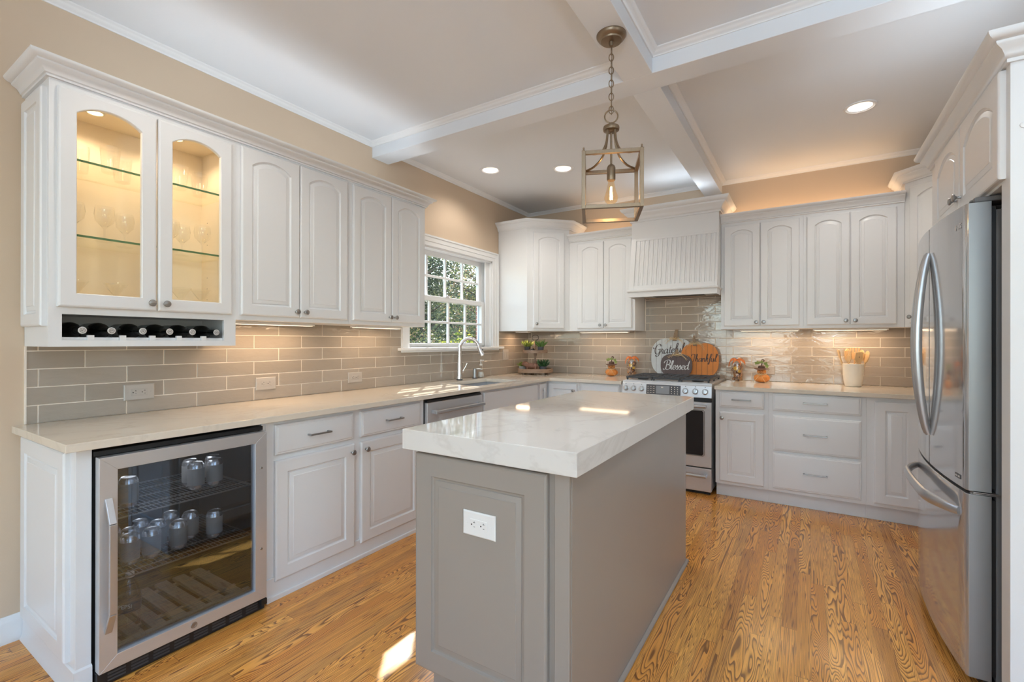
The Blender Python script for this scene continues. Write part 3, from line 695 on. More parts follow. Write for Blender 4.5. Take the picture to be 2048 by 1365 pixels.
# ------------------------------------------------------------------ worktops
SX0, SX1, SY0, SY1 = .205, .590, 3.075, 3.745
def top(mb, quads, z0=.884, z1=.914):
    for (x0, x1, y0, y1) in quads: mb.box(x0, x1, y0, y1, z0, z1)
DC, YC = .686, 4.153
bm = bmesh.new()
def ring(bm, pts, z): return [bm.verts.new((x, y, z)) for x, y in pts]
def slab_holes(name, outer, hole, z0, z1, mat, lab):
    bm = bmesh.new()
    for z, flip in ((z1, False), (z0, True)):
        es = []
        for P_ in (outer, hole):
            if not P_: continue
            v = ring(bm, P_, z); es += [bm.edges.new((v[i], v[(i+1) % len(v)])) for i in range(len(v))]
        bmesh.ops.triangle_fill(bm, use_beauty=True, edges=es)
    bm.verts.ensure_lookup_table()
    no = len(outer); nh = len(hole) if hole else 0; tot = no+nh
    for s_, n_ in ((0, no), (no, nh)):
        for i in range(n_):
            j = (i+1) % n_; bm.faces.new((bm.verts[s_+i], bm.verts[s_+j], bm.verts[tot+s_+j], bm.verts[tot+s_+i]))
    bmesh.ops.recalc_face_normals(bm, faces=bm.faces); me = bpy.data.meshes.new(name); bm.to_mesh(me); bm.free(); me.materials.append(M[mat])
    o = bpy.data.objects.new(name, me); C.objects.link(o); tag(o, lab, 'worktop')
    b = o.modifiers.new('bevel', 'BEVEL'); b.width = .002; b.segments = 2; b.limit_method = 'ANGLE'; b.angle_limit = math.radians(40)
    return o
inner = [(DC, YC-.02), (DC+.006, YC-.006), (DC+.02, YC)]
slab_holes('worktop', [(.010, .549), (DC, .549)]+inner+[(1.420, YC), (1.420, YB-.010), (.010, YB-.010)],
           [(SX0, SY0), (SX1, SY0), (SX1, SY1), (SX0, SY1)], .884, .914, 'quartz', 'long cream quartz worktop running under the window to the stove')
slab_holes('worktop', [(2.211, YC), (3.500, YC), (3.76, 3.893), (3.76, 3.45), (XR-.004, 3.45), (XR-.004, YB-.010), (2.211, YB-.010)], None, .884, .914, 'quartz', 'cream quartz worktop right of the stove')
# undermount sink
s_ = thing('kitchen_sink', 'stainless undermount sink below the window', 'sink', (.40, 3.41, .66), 0)
m = MB(); a, b, c_, d_ = SX0-.006, SX1+.006, SY0-.006, SY1+.006; zt = .882; zb = .70
m.box(a-.012, a, c_-.012, d_+.012, zb, zt).box(b, b+.012, c_-.012, d_+.012, zb, zt).box(a, b, c_-.012, c_, zb, zt).box(a, b, d_, d_+.012, zb, zt).box(a-.012, b+.012, c_-.012, d_+.012, zb-.012, zb)
build('basin', m, 'handle', s_, bevel=.003, world=True)
build('drain', MB().lathe([(.045, 0), (.045, .003), (.03, .002), (.01, .001)], (.40, 3.41, zb)), 'chrome', s_, world=True)
# ------------------------------------------------------------------ beverage cooler
t = thing('beverage_cooler', 'stainless under-counter beverage cooler with glass door, full of cans', 'beverage cooler', (XF, .636, 0), 90)
w = .630
m = MB().box(0, .03, .01, .56, .02, .868).box(w-.03, w, .01, .56, .02, .868).box(.03, w-.03, .01, .56, .835, .868).box(.03, w-.03, .01, .56, .02, .055).box(.03, w-.03, .53, .56, .055, .835)
m.box(.0, w, -.018, .01, .850, .868)
build('cabinet_shell', m, 'dark', t, bevel=.001)
m = MB()
o0, o1, i0, i1, b0, b1, j0, j1 = .004, w-.004, .058, w-.058, .062, .848, .112, .798
def miter(mb, y0, y1):
    O_ = [(o0, b0), (o1, b0), (o1, b1), (o0, b1)]; I_ = [(i0, j0), (i1, j0), (i1, j1), (i0, j1)]
    for k in range(4):
        q = (k+1) % 4
        mb.loft([[(O_[k][0], y, O_[k][1]), (O_[q][0], y, O_[q][1]), (I_[q][0], y, I_[q][1]), (I_[k][0], y, I_[k][1])] for y in (y0, y1)])
miter(m, -.060, -.020)
dr = build('door', m, 'steel', t, bevel=.0012, smooth=False)
build('glass_pane', MB().box(i0-.008, i1+.008, -.046, -.040, j0-.008, j1+.008), 'coolglass', dr, smooth=False)
build('gasket', MB().box(o0+.01, o1-.01, -.020, -.012, b0+.01, b0+.04).box(o0+.01, o1-.01, -.020, -.012, b1-.04, b1-.01).box(o0+.01, o0+.04, -.020, -.012, b0+.04, b1-.04).box(o1-.04, o1-.01, -.020, -.012, b0+.04, b1-.04), 'gasket', dr)
hp = [(.030, -.060, .692), (.030, -.075, .688), (.030, -.098, .625), (.030, -.100, .60), (.030, -.100, .30), (.030, -.098, .275), (.030, -.075, .215), (.030, -.060, .210)]
m = MB()
for a, b in (((.030, -.060, .695), (.030, -.104, .610)), ((.030, -.104, .610), (.030, -.104, .285)), ((.030, -.104, .285), (.030, -.060, .205))): m.bar(a, b, .022, .012)
build('handle', m, 'handle', dr, bevel=.002)
for z in (.68, .30): build('screw', MB().lathe([(.006, 0), (.0055, .003), (.002, .0035)], (w-.030, -.060, z), '-y', 12), 'nickel', dr)
build('lock_badge', MB().lathe([(.013, 0), (.012, .002), (.008, .0022), (.007, .0012)], (.315, -.060, .087), '-y', 20), 'nickel', dr)
m = MB().box(.004, w-.004, -.040, .01, .004, .058)
gr = build('grille', m, 'dark', t, bevel=.002)
m = MB()
for k in range(8):
    for z in (.018, .030, .042): m.box(.035+k*.072, .035+k*.072+.055, -.0415, -.039, z-.0035, z+.0035)
build('grille_slots', m, 'darkgrey', gr, bevel=.001)
build('foot_bracket', MB().box(w-.03, w-.002, -.062, -.03, .030, .058).lathe([(.008, 0), (.008, .02)], (w-.015, -.046, .012), 'z', 12), 'dark', t, bevel=.002)
def wire_shelf(z):
    m = MB(); a, b, c_, d_ = .034, w-.034, .02, .50
    for (p, q) in (((a, c_), (b, c_)), ((a, d_), (b, d_)), ((a, c_), (a, d_)), ((b, c_), (b, d_))): m.bar((p[0], p[1], z), (q[0], q[1], z), .005)
    n = 34
    for i in range(1, n): x = a+(b-a)*i/n; m.bar((x, c_, z+.003), (x, d_, z+.003), .0022)
    for y in (.14, .26, .38): m.bar((a, y, z), (b, y, z), .004)
    m.bar((a, c_-.004, z+.022), (b, c_-.004, z+.022), .003)
    return build('wire_shelf', m, 'nickel', t, smooth=False)
wire_shelf(.590); wire_shelf(.352)
m = MB().box(.036, w-.036, .020, .045, .070, .100)
for k in range(7): m.box(.055+k*.077,   .055+k*.077+.052, .045, .45, .078, .094)
for k in range(2): m.box(.036, w-.036, .15+k*.25, .17+k*.25, .066, .078)
build('wooden_rack', m, 'rackwood', t, bevel=.002)
lamp('cooler_lamp', 'AREA', (.34, .95, .825), 1.3, (.93, .96, 1), .4, .2)
can = thing('soda_can', 'silver soda cans standing on the wire shelves inside the beverage cooler', 'can', (.50, .72, .358), 0, 'cans in the beverage cooler')
def can_body(): return MB().lathe([(.024, 0), (.028, .003), (.033, .012), (.033, .108), (.027, .119), (.026, .122), (.024, .120)], seg=20)
build('can_body', can_body(), 'alu', can); build('label_band', MB().lathe([(.0333, .02), (.0335, .022), (.0335, .095), (.0333, .097)], seg=20, cap=False), 'grey', can)
cn = 0
for zz, lst in ((.358, [(.50, .795), (.50, .87), (.50, .97), (.425, .74), (.425, .82), (.425, .92), (.425, 1.05), (.35, .78), (.35, .88), (.50, 1.12), (.35, 1.0)]),
                (.596, [(.48, 1.13), (.48, 1.05), (.40, 1.16), (.50, .79), (.42, .73), (.40, 1.06)]),
                (.1, [])):
    for x, y in lst: dup(can, (x, y, zz), random.uniform(0, 360))
bo = thing('soda_bottle', 'clear soda bottle with a dark round label at the left of the cooler', 'bottle', (.550, .778, .1005), -42)
build('bottle_body', MB().lathe([(.03, 0), (.036, .01), (.037, .07), (.034, .085), (.037, .10), (.036, .15), (.026, .19), (.013, .215), (.013, .232)], seg=24), 'glass', bo)
build('label_band', MB().lathe([(.0375, .095), (.0378, .098), (.0378, .150), (.0375, .153)], seg=24, cap=False), 'blue', bo)
build('cap', MB().lathe([(.015, .225), (.015, .242), (.013, .244)], seg=18), 'plate', bo)
text('label_text', 'PEPSI', .022, (.0385, 0, .122), (PI/2, 0, PI/2), 'inkw', bo)

# ------------------------------------------------------------------ dishwasher
t = thing('dishwasher', 'stainless dishwasher with bar handle left of the sink', 'dishwasher', (XF, 2.404, 0), 90)
w = .646
build('body', MB().box(0, w, .0, .58, .10, .868), 'darkgrey', t)
dd = build('door', MB().box(.004, w-.004, -.028, .0, .115, .852), 'steel', t, bevel=.003)
m = MB().bar((.035, -.075, .787), (w-.035, -.075, .787), .024, .024)
for x in (.055, w-.055): m.bar((x, -.028, .787), (x, -.075, .787), .022, .026)
build('handle', m, 'handle', dd, bevel=.006)
build('control_strip', MB().box(.01, w-.01, -.020, -.002, .853, .867), 'dark', t)
build('kick_plate', MB().box(.004, w-.004, .04, .05, 0, .10), 'dark', t)

# ------------------------------------------------------------------ gas range
RX = 1.428; RW = .765; RY = 4.165
t = thing('gas_range', 'stainless slide-in gas range with black grates and six knobs', 'stove', (RX, RY, 0), 0)
m = MB().box(.006, RW-.006, .02, YB-RY-.012, .03, .905).box(0.002, RW-.002, .006, YB-RY-.012, .905, .925)
build('body', m, 'steel', t, bevel=.002)
build('kick', MB().box(.02, RW-.02, .02, .05, .0, .03), 'dark', t)
m = MB().loft([[(x, .02, .805), (x, -.020, .808), (x, -.006, .905), (x, .02, .918)] for x in (.002, RW-.002)])
cp = build('control_panel', m, 'steel', t, bevel=.003)
sl_ = math.atan2(.014, .097)
def onp(x, z, o=0): # point on the tilted control face
    return (x, -.020+(z-.808)*.144-o, z)
for x in (.036, .108, .180, .555, .635, .712):
    kx = build('burner_knob', MB().lathe([(.026, 0), (.026, .004), (.021, .006), (.020, .026), (.018, .029), (.002, .030)], (0, 0, 0), '-y', 28), 'steelv', t)
    kx.location = onp(x, .858, 0); kx.rotation_euler = (-sl_, 0, 0)
    build('knob_grip', MB().box(-.0055, .0055, -.036, -.026, -.0185, .0185), 'steelv', kx, bevel=.002)
dk = build('touch_panel', MB().box(.222, .515, -.0015, .0015, -.043, .043), 'keypad', t); dk.location = (0, onp(0, .857, 0)[1], .857); dk.rotation_euler = (-sl_, 0, 0)
build('display', MB().box(.308, .422, -.0025, -.001, -.035, .035), 'lcd', dk)
def keys(nm, rc):
    m = MB()
    for q in rc: m.box(*q)
    o = build(nm, m, 'grout', dk); return o
for r in range(4):
    for x in (.238, .262, .288): keys('key_print', [(x-.007, x+.007, -.0022, -.001, .026-r*.018-.002, .026-r*.018+.001)])
    for x in (.440, .465, .490): keys('key_print', [(x-.003, x+.003, -.0022, -.001, .026-r*.018-.004, .026-r*.018+.003)])
for a in (.352, .362): keys('display_digit', [(a, a+.006, -.0032, -.002, .016, .026)])
for x in (.036, .108, .180, .555, .635, .712):
    o_ = build('knob_mark', MB().box(x-.004, x+.004, -.001, .0, .894, .899), 'dark', t); o_.location = (0, -.0085, 0)
# oven door
od = build('oven_door', MB().box(.004, RW-.004, -.022, .018, .232, .772), 'steel', t, bevel=.004)
build('oven_window', MB().loft([[(x+sx*.0, y, z) for x, z in ((.085, .33), (.69, .33), (.70, .34), (.70, .69), (.69, .70), (.085, .70), (.075, .69), (.075, .34)) for sx in (0,)] for y in (-.0235, -.020)]), 'ovenglass', od)
fr_ = MB(); pts = [(.078, .325), (.697, .325), (.707, .335), (.707, .695), (.697, .705), (.078, .705), (.068, .695), (.068, .335)]
fr_.tube([(x, -.0225, z) for x, z in pts], .004, 6, closed=True); build('window_trim', fr_, 'nickel', od)
def hbar(zz, par):
    m = MB().tube([(.035, -.074, zz), (RW-.035, -.074, zz)], .0135, 14)
    for x in (.048, RW-.048): m.box(x-.013, x+.013, -.078, -.022, zz-.012, zz+.012)
    return build('handle', m, 'handle', par, bevel=.003)
hbar(.742, od)
wd = build('drawer', MB().box(.004, RW-.004, -.020, .018, .030, .222), 'steel', t, bevel=.004); hbar(.168, wd)
for a, b in ((.223, .231), (.773, .804)): build('black_recess', MB().box(.006, RW-.006, .0, .018, a, b), 'dark', t)
build('cooktop_pan', MB().box(.02, RW-.02, .05, YB-RY-.05, .925, .928), 'steel', t)
gw = (RW-.05)/3
for k in range(3):
    x0 = .025+k*gw; x1 = x0+gw-.006; y0, y1 = .045, .570; z = .953; m = MB()
    for a, b in (((x0, y0), (x1, y0)), ((x1, y0), (x1, y1)), ((x1, y1), (x0, y1)), ((x0, y1), (x0, y0))): m.bar((a[0], a[1], z), (b[0], b[1], z), .014, .016)
    for yy in (.135, .225, .315, .405, .495): m.bar((x0, yy, z), (x1, yy, z), .011, .014)
    for xx in (x0+gw*.33, x0+gw*.64): m.bar((xx, y0, z), (xx, y1, z), .011, .014)
    for xx in (x0+.006, x1-.006):
        for yy in (y0+.006, .315, y1-.006): m.box(xx-.007, xx+.007, yy-.007, yy+.007, .9285, z)
    build('grate', m, 'darkgrey', t, bevel=.002)
for x, y in ((.14, .17), (.14, .46), (.38, .315), (.62, .17), (.62, .46)):
    build('burner', MB().lathe([(.048, 0), (.048, .006), (.034, .008), (.034, .014), (.030, .017), (.004, .017)], (x, y, .928), seg=24), 'dark', t)

# ------------------------------------------------------------------ refrigerator (faces -x; local x runs towards the camera)
FXc = 3.42; FY1 = 3.235; FW = .893
t = thing('refrigerator', 'large stainless french door refrigerator with curved handles', 'refrigerator', (FXc, FY1, 0), -90)
def bowy(x): return -.067-.030*(1-((x-FW/2)/(FW/2))**2)
build('case', MB().box(.010, FW-.010, .012, .655, .03, 1.755), 'gasket', t, bevel=.004)
def bow_door(name, xa, xb, z0, z1, near=False):
    n = 12; pts = []
    xs = [xa+(xb-xa)*i/n for i in range(n+1)]
    front = [(x, bowy(x)) for x in xs]
    # round the outer vertical edges
    front[0] = (xa+.001, bowy(xa)+.006); front.insert(1, (xa+.007, bowy(xa+.007)+.0006))
    front[-1] = (xb-.001, bowy(xb)+.006); front.insert(-1, (xb-.007, bowy(xb-.007)+.0006))
    back = [(xb-.001, .0), (xa+.001, 0)]
    poly = front+back
    o = build(name, MB().prism(poly, z0, z1), ['fridge', 'fridgeside'], t, ang=40, bevel=.002)
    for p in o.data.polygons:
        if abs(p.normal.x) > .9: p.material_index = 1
    return o
dL = bow_door('door', 0, FW/2-.002, .732, 1.785); dR = bow_door('door', FW/2+.002, FW, .732, 1.785)
fz = bow_door('freezer_drawer', 0, FW, .052, .720)
m = MB()
for a, b in ((.735, 1.765), (.06, .705)): m.box(.01, FW-.01, .001, .012, a+.01, b)
build('gasket', m, 'dark', t)
build('kick_grille', MB().box(.01, FW-.01, -.02, .02, .005, .05), 'dark', t)
for x in (FW-.055, .055):
    build('hinge_cover', MB().box(x-.045, x+.045, -.045, .10, 1.786, 1.806).lathe([(.018, 0), (.018, .012)], (x+.02, -.035, 1.79), seg=16), 'gasket', t, bevel=.006)
build('hinge', MB().box(FW-.05, FW+.004, -.05, .02, .7225, .7255).box(FW-.03, FW+.004, -.05, .02, .7275, .7305).lathe([(.008, 0), (.008, .02)], (FW-.02, -.045, .714), seg=12), 'nickel', t)
def fhandle(sg, par):
    P_ = []; n = 26; xs0 = FW/2+sg*.016
    for i in range(n+1):
        u = i/n; z = 1.672-(1.672-.862)*u; q = max(0, math.sin(PI*u))
        P_.append((xs0+sg*(.002+.012*q**.9), bowy(FW/2)-.004-.041*q**.75, z))
    R_ = [.009+.004*max(0, math.sin(PI*i/n))**.5 for i in range(n+1)]
    return build('handle', MB().tube(P_, R_, 12, flat=(1.25, .85), up=(0, 1, 0)), 'handle', par)
fhandle(-1, dL); fhandle(1, dR)
P_ = []; n = 30
for i in range(n+1):
    u = i/n; q = max(0, math.sin(PI*u)); x = .055+(FW-.11)*u
    P_.append((x, bowy(x)-.003-.052*min(1, q*1.5)**.7, .640+.0*q))
build('handle', MB().tube(P_, [.012+.006*min(1, math.sin(PI*i/n)*2) for i in range(n+1)], 12, flat=(1.35, .7)), 'handle', fz)
lg = MB().lathe([(.0105, 0), (.0105, .0008)], (.800, bowy(.80)-.0002, 1.713), '-y', 24)
lo = build('logo_roundel', lg, 'foil', dR)
lo2 = text('logo_text', 'LG', .028, (.835, bowy(.835)-.0026, 1.713), (PI/2, 0, math.atan2(.030*2*(.835-FW/2)/(FW/2)**2, 1)), 'foil', dR)
eb = build('energy_badge', MB().box(-.024, .024, -.0015, .001, -.008, .008), 'darkgrey', dR, bevel=.0005); eb.location = (.822, bowy(.822)-.0004, .768); eb.rotation_euler = (0, 0, math.atan2(.060*(.822-FW/2)/(FW/2)**2, 1))
build('badge_print', MB().box(-.019, -.004, -.0022, -.0014, -.003, .003).box(.004, .019, -.0022, -.0014, -.003, .003), 'foil', eb)
t = thing('refrigerator_cabinet', 'white cabinet above the refrigerator with tall side panel and crown', 'cabinet', (3.42, 3.300, 0), -90)
m = MB().box(1.055, 1.135, 0, XR-3.42-.003, 0, 2.215).box(0, 1.055, 0, XR-3.42-.003, 1.812, 2.215).box(0.0, .055, 0, XR-3.42-.003, .92, 1.812)
build('carcass', m, 'cab', t, bevel=.0015)
door(t, .17, .618, 1.822, 2.185, .17, (.590, 1.880)); door(t, .626, 1.098, 1.822, 2.185, .17, (.652, 1.880))
m = MB(); sweep(m, [(XR-.003, 3.300), (3.42, 3.300), (3.42, 2.165), (XR-.003, 2.165)], [(o, hh) for o, hh in CROWN], 2.190, 1, 1.15)

build('crown', m, 'cab', t, ang=50, world=True)
build('plug', MB().lathe([(.010, 0), (.010, .003), (.008, .004)], (3.452, 2.165, 1.98), '-y', 18), 'cab', t, world=True)

# ------------------------------------------------------------------ island
IX0, IX1, IY0, IY1 = 1.606, 2.301, 1.236, 2.868
BX0, BX1, BY0, BY1 = 1.650, 2.262, 1.275, 2.835
t = thing('kitchen_island', 'greige painted kitchen island with raised end panel', 'island', (1.956, 2.05, 0), 0)
m = MB().box(BX0, BX1, BY0, BY1, .11, .8825).box(BX0+.075, BX1, BY0+.0, BY1, 0, .11)
build('carcass', m, 'island', t, bevel=.002, world=True)
ft = thing('tmp', 'x', 'x', (BX0, BY0, 0), 0)
ep = door(ft, .002, .542, .10, .872, 0, None, .078, mat='island', name='end_panel', rail=.075)
ep.parent = t; ep.location = (BX0-1.956, BY0-2.05, 0); bpy.data.objects.remove(ft)
build('corner_post', MB().box(2.216, BX1+.004, BY0-.014, BY0+.02, 0, .8825), 'island', t, bevel=.003, world=True)
build('side_panel', MB().box(BX1, BX1+.006, BY0, BY1-.02, 0.0, .8825), 'island', t, bevel=.001, world=True)
m = MB().tube([(BX1+.008, BY0+.0, .010), (BX1+.008, BY1, .010)], .012, 10); build('shoe_moulding', m, 'island', t, world=True)
for k in range(3):
    q = MB(); y0 = BY0+.02+k*.505
    ft = thing('tmp', 'x', 'x', (0, 0, 0), 0)
    dk = door(ft, 0, .485, .13, .865, 0, (.03 if k else .455, .80), .06, mat='island'); dk.parent = t
    dk.location = (BX0-1.956, y0+.485-2.05, 0); dk.rotation_euler = (0, 0, -PI/2); bpy.data.objects.remove(ft)
o = MB().box(IX0, IX1, IY0, IY1, .883, .956)
tag(build('worktop', o, 'quartzi', None, bevel=.003), 'thick white quartz worktop with faint grey veins on the island', 'worktop')

# ------------------------------------------------------------------ outlets and switch
def outlet(label, loc, rz, mat, kind='gfci', wd=.128, ht=.078, name='wall_outlet', group=None):
    t = thing(name, label, 'outlet' if name == 'wall_outlet' else 'switch', loc, rz, group)
    a, b = wd/2, ht/2
    build('cover_plate', MB().loft([rect(-a, a, -b, b, 0, 0), rect(-a, a, -b, b, 0, -.003), rect(-a, a, -b, b, .004, -.006)]), mat, t, ang=20)
    if name == 'wall_switch':
        for x in (-.022, .022): build('rocker', MB().box(x-.014, x+.014, -.008, -.006, -.030, .030), mat, t, bevel=.001)
        return t
    f = build('socket_face', MB().loft([rect(-.034, .034, -.0165, .0165, 0, -.006), rect(-.034, .034, -.0165, .0165, .001, -.0075)]), mat, t, ang=20)
    for x in (-.019, .019):
        build('slot', MB().box(x-.001, x+.006, -.0079, -.0074, .0055, .0072).box(x+.0015, x+.0030, -.00795, -.0074, .0055, .0105), 'slot', f)
        build('slot', MB().box(x-.000, x+.0055, -.0079, -.0074, -.0085, -.0068), 'slot', f)
        build('ground_hole', MB().lathe([(.0026, 0), (.0026, .0004)], (x-.0085, -.0075, -.001), '-y', 12), 'slot', f)
    for x in (-.0045, .0005): build('button', MB().box(x, x+.004, -.0083, -.0074, -.006, .006), mat, f)
    for x in (-.049, .049): build('screw', MB().lathe([(.0028, 0), (.0024, .001)], (x, -.006, 0), '-y', 12), mat, t)
    return t
outlet('beige outlet on the tile under the wine rack', (.0088, .997, 1.019), 90, 'plate2')
outlet('beige outlet on the tile above the middle of the left worktop', (.0088, 1.650, 1.013), 90, 'plate2')
outlet('small pale outlet on the tile nearest the window', (.0088, 2.329, 1.007), 90, 'plate2')
outlet('beige double rocker switch on the tile right of the window', (.0088, 4.385, 1.128), 90, 'plate2', name='wall_switch', wd=.115, ht=.118)
outlet('beige outlet behind the gourd figure right of the stove', (2.545, YB-.0088, 1.018), 0, 'plate2')
outlet('white outlet on the end panel of the grey island', (1.943, BY0-T-.0004, .669), 0, 'plate', wd=.131, ht=.081)

# ------------------------------------------------------------------ lighting fixtures
def downlight(x, y, lab):
    t = thing('recessed_light', lab, 'ceiling light', (x, y, HC), 0)
    build('trim_ring', MB().lathe([(.092, 0), (.090, -.006), (.078, -.008), (.070, -.003), (.066, -.001)], seg=40, cap=False), 'trim', t)
    build('baffle', MB().lathe([(.067, -.002), (.064, .012), (.052, .062), (.050, .062), (.062, .012), (.065, -.001)], seg=36, cap=False), 'trim', t)
    build('lens', MB().lathe([(.051, .060), (.046, .054), (.004, .052)], seg=32), 'ledwarm', t)
    lamp('downlight', 'SPOT', (x, y, HC+.045), 32, (1, .94, .86), .035, spot=150, blend=.6)
downlight(.456, 3.446, 'recessed ceiling light nearest the window'); downlight(1.023, 3.758, 'recessed ceiling light beside the pendant, near the hood'); downlight(3.149, 3.801, 'recessed ceiling light above the cabinets near the refrigerator')
downlight(1.0, 1.0, 'recessed ceiling light over the walkway by the cooler'); downlight(3.2, 1.0, 'recessed ceiling light near the camera on the right')
def undercab(a, b, lab, wall, p=1.6):
    if wall == 'L':
        t = thing('under_cabinet_light', lab, 'cabinet light', (.17, (a+b)/2, 1.388), 90)
    else: t = thing('under_cabinet_light', lab, 'cabinet light', ((a+b)/2, YB-.17, 1.388), 0)
    h = (b-a)/2
    f = build('housing', MB().box(-h, h, -.03, .03, -.016, -.0005), 'plate', t, bevel=.002)
    build('lens', MB().box(-h+.01, h-.01, -.02, .02, -.0175, -.016), 'strip', f)
    loc = (.17, (a+b)/2, 1.368) if wall == 'L' else ((a+b)/2, YB-.17, 1.368)
    lamp('strip_lamp', 'AREA', loc, p, (1, .70, .44), (b-a) if wall != 'L' else .14, .14 if wall != 'L' else (b-a), (0, 0, -1))
undercab(1.36, 1.86, 'slim light fixture under the cabinet beside the wine rack', 'L', 2.6)
undercab(2.18, 2.62, 'slim light fixture under the cabinet nearest the window', 'L', 1.3)
undercab(.76, 1.30, 'slim light fixture under the cabinet left of the hood', 'B', 1.2)
undercab(2.34, 2.80, 'slim light fixture under the first cabinet right of the hood', 'B', 1.9)
undercab(2.90, 3.40, 'slim light fixture under the cabinet above the utensil crock', 'B', 2.6)
m = MB().box(.10, .26, 4.45, 4.51, 1.374, 1.3875); tag(build('under_cabinet_light', m, 'plate', None, bevel=.002), 'small light fixture under the corner cabinet by the window', 'cabinet light')
lamp('strip_lamp', 'AREA', (.18, 4.48, 1.370), 1.3, (1, .66, .40), .16, .05)
# cove lights and added fill strips lying on top of the cabinets
for (x0, x1, y, z, lab, pw) in ((2.25, 3.42, YB-.12, 2.335, 'hidden cove light strip on top of the cabinets right of the hood', 2.6), (.78, 1.36, YB-.12, 2.335, 'hidden cove light strip on top of the cabinet left of the hood', 1.0)):
    m = MB().box(x0, x1, y-.012, y+.012, z, z+.012); tag(build('cove_light', m, 'plate', None), lab, 'cabinet light')
    lamp('cove_lamp', 'AREA', ((x0+x1)/2, y, z+.03), pw, (1, .66, .38), .03, x1-x0, (0, .12, 1), along=(1, 0, 0))
for (bx, lab, lo, pw, sz_, dr_) in (((.285, .309, .70, 2.65, 2.322, 2.334), 'hidden cove light strip on top of the left wall cabinets', (.297, 1.67, 2.345), 3.5, 1.9, (.45, 0, 1)), ((3.47, 3.494, 2.25, 3.2, 2.216, 2.228), 'hidden cove light strip on top of the refrigerator cabinet', (3.482, 2.72, 2.24), 3, .9, (-.4, 0, 1)), ((1.55, 2.1, 4.50, 4.524, 2.501, 2.513), 'hidden cove light strip on top of the range hood', (1.83, 4.5, 2.53), 1.2, .5, (0, -.4, 1))):  # neutral strips added out of sight to light up the ceiling
    m = MB().box(*bx); tag(build('cove_light', m, 'plate', None), lab, 'cabinet light')
    lamp('cove_lamp', 'AREA', lo, pw, (.84, .93, 1), .03, sz_, dr_, along=(0, 1, 0) if bx[1]-bx[0] < .1 else (1, 0, 0))
lamp('hood_lamp', 'AREA', (1.8, 4.56, 1.71), .7, (1, .82, .62), .5, .22)

# pendant lantern
PX, PY = 2.088, 2.085
t = thing('pendant_light', 'square antique brass lantern pendant hanging above the island', 'pendant light', (PX, PY, 1.845), 22.8)
zb = -1.845
build('canopy', MB().lathe([(.068, BZ), (.068, BZ-.006), (.060, BZ-.018), (.050, BZ-.024), (.048, BZ-.030), (.012, BZ-.034), (.010, BZ-.052), (.003, BZ-.056)], (0, 0, zb), seg=40), 'bronze', t)
ch = MB(); z = BZ-.055; k = 0
while z > 2.345:
    a = .0105; L_ = .036
    pts = [(a*math.cos(q)*(1 if k % 2 else 0), a*math.cos(q)*(0 if k % 2 else 1), z-L_/2+L_/2*math.sin(q)+zb) for q in [2*PI*i/14 for i in range(14)]]
    ch.tube(pts, .0022, 6, closed=True); z -= .0305; k += 1
ch.tube([(.003, .003, BZ-.05+zb), (.003, -.003, 2.5+zb), (.001, .003, 2.33+zb)], .0018, 6)
build('chain', ch, 'bronze', t)
m = MB().tube([(.030*math.cos(2*PI*i/24), 0, 2.322+.030*math.sin(2*PI*i/24)+zb) for i in range(24)], .0032, 8, closed=True)
m.lathe([(.010, 2.292), (.010, 2.276), (.036, 2.274), (.038, 2.266), (.036, 2.256), (.020, 2.252), (.016, 2.246)], (0, 0, zb), seg=32)
build('hub', m, 'bronze', t)
hw = .133; bt = .0165; zt_, zl = 2.118, 1.862
m = MB()
for sx in (-1, 1):
    for sy in (-1, 1):
        m.box(sx*hw-bt/2*0-(bt if sx > 0 else 0), sx*hw+(bt if sx < 0 else 0), sy*hw-(bt if sy > 0 else 0), sy*hw+(bt if sy < 0 else 0), zl+zb, zt_+zb)
        cx_, cy_ = sx*(hw-bt/2), sy*(hw-bt/2); m.lathe([(.005, zt_), (.005, zt_+.006), (.003, zt_+.008), (.0045, zt_+.013), (.002, zt_+.017)], (cx_, cy_, zb), seg=12)
for z in (zl, zt_-bt):
    for s1_ in (-1, 1):
        c0 = s1_*hw-(bt if s1_ > 0 else 0); m.box(-hw+bt, hw-bt, c0, c0+bt, z+zb, z+bt+zb); m.box(c0, c0+bt, -hw+bt, hw-bt, z+zb, z+bt+zb)
build('frame', m, 'bronze', t, bevel=.0012)
m = MB()
for sx in (-1, 1):
    for sy in (-1, 1):
        e = hw-bt/2; pts = [(sx*e*u, sy*e*u, zz+zb) for u, zz in ((.13, 2.255), (.14, 2.235), (.19, 2.19), (.33, 2.148), (.6, 2.122), (.85, 2.117), (1, 2.118))]
        m.tube(sm(pts, 5), .0052, 8)
build('arms', m, 'bronze', t)
m = MB().tube([(0, 0, 2.25+zb), (0, 0, 2.085+zb)], .005, 10).lathe([(.006, 2.10), (.016, 2.092), (.0195, 2.082), (.0195, 2.030), (.018, 2.024)], (0, 0, zb), seg=24)
build('lamp_socket', m, 'bronze', t)
bl = build('bulb', MB().lathe([(.013, 2.026), (.0145, 2.010), (.022, 1.975), (.0305, 1.950), (.031, 1.940), (.026, 1.925), (.014, 1.914), (.002, 1.911)], (0, 0, zb), seg=28, cap=False), 'bulbglass', t)
m = MB()
for a in range(4): x, y = .006*math.cos(a*PI/2+.4), .006*math.sin(a*PI/2+.4); m.tube([(x*.5, y*.5, 1.995+zb), (x, y, 1.935+zb)], .0014, 6)
build('filament', m, 'filament', bl)
lamp('bulb_lamp', 'POINT', (PX, PY, 1.935), 2.2, (1, .68, .36), .02)

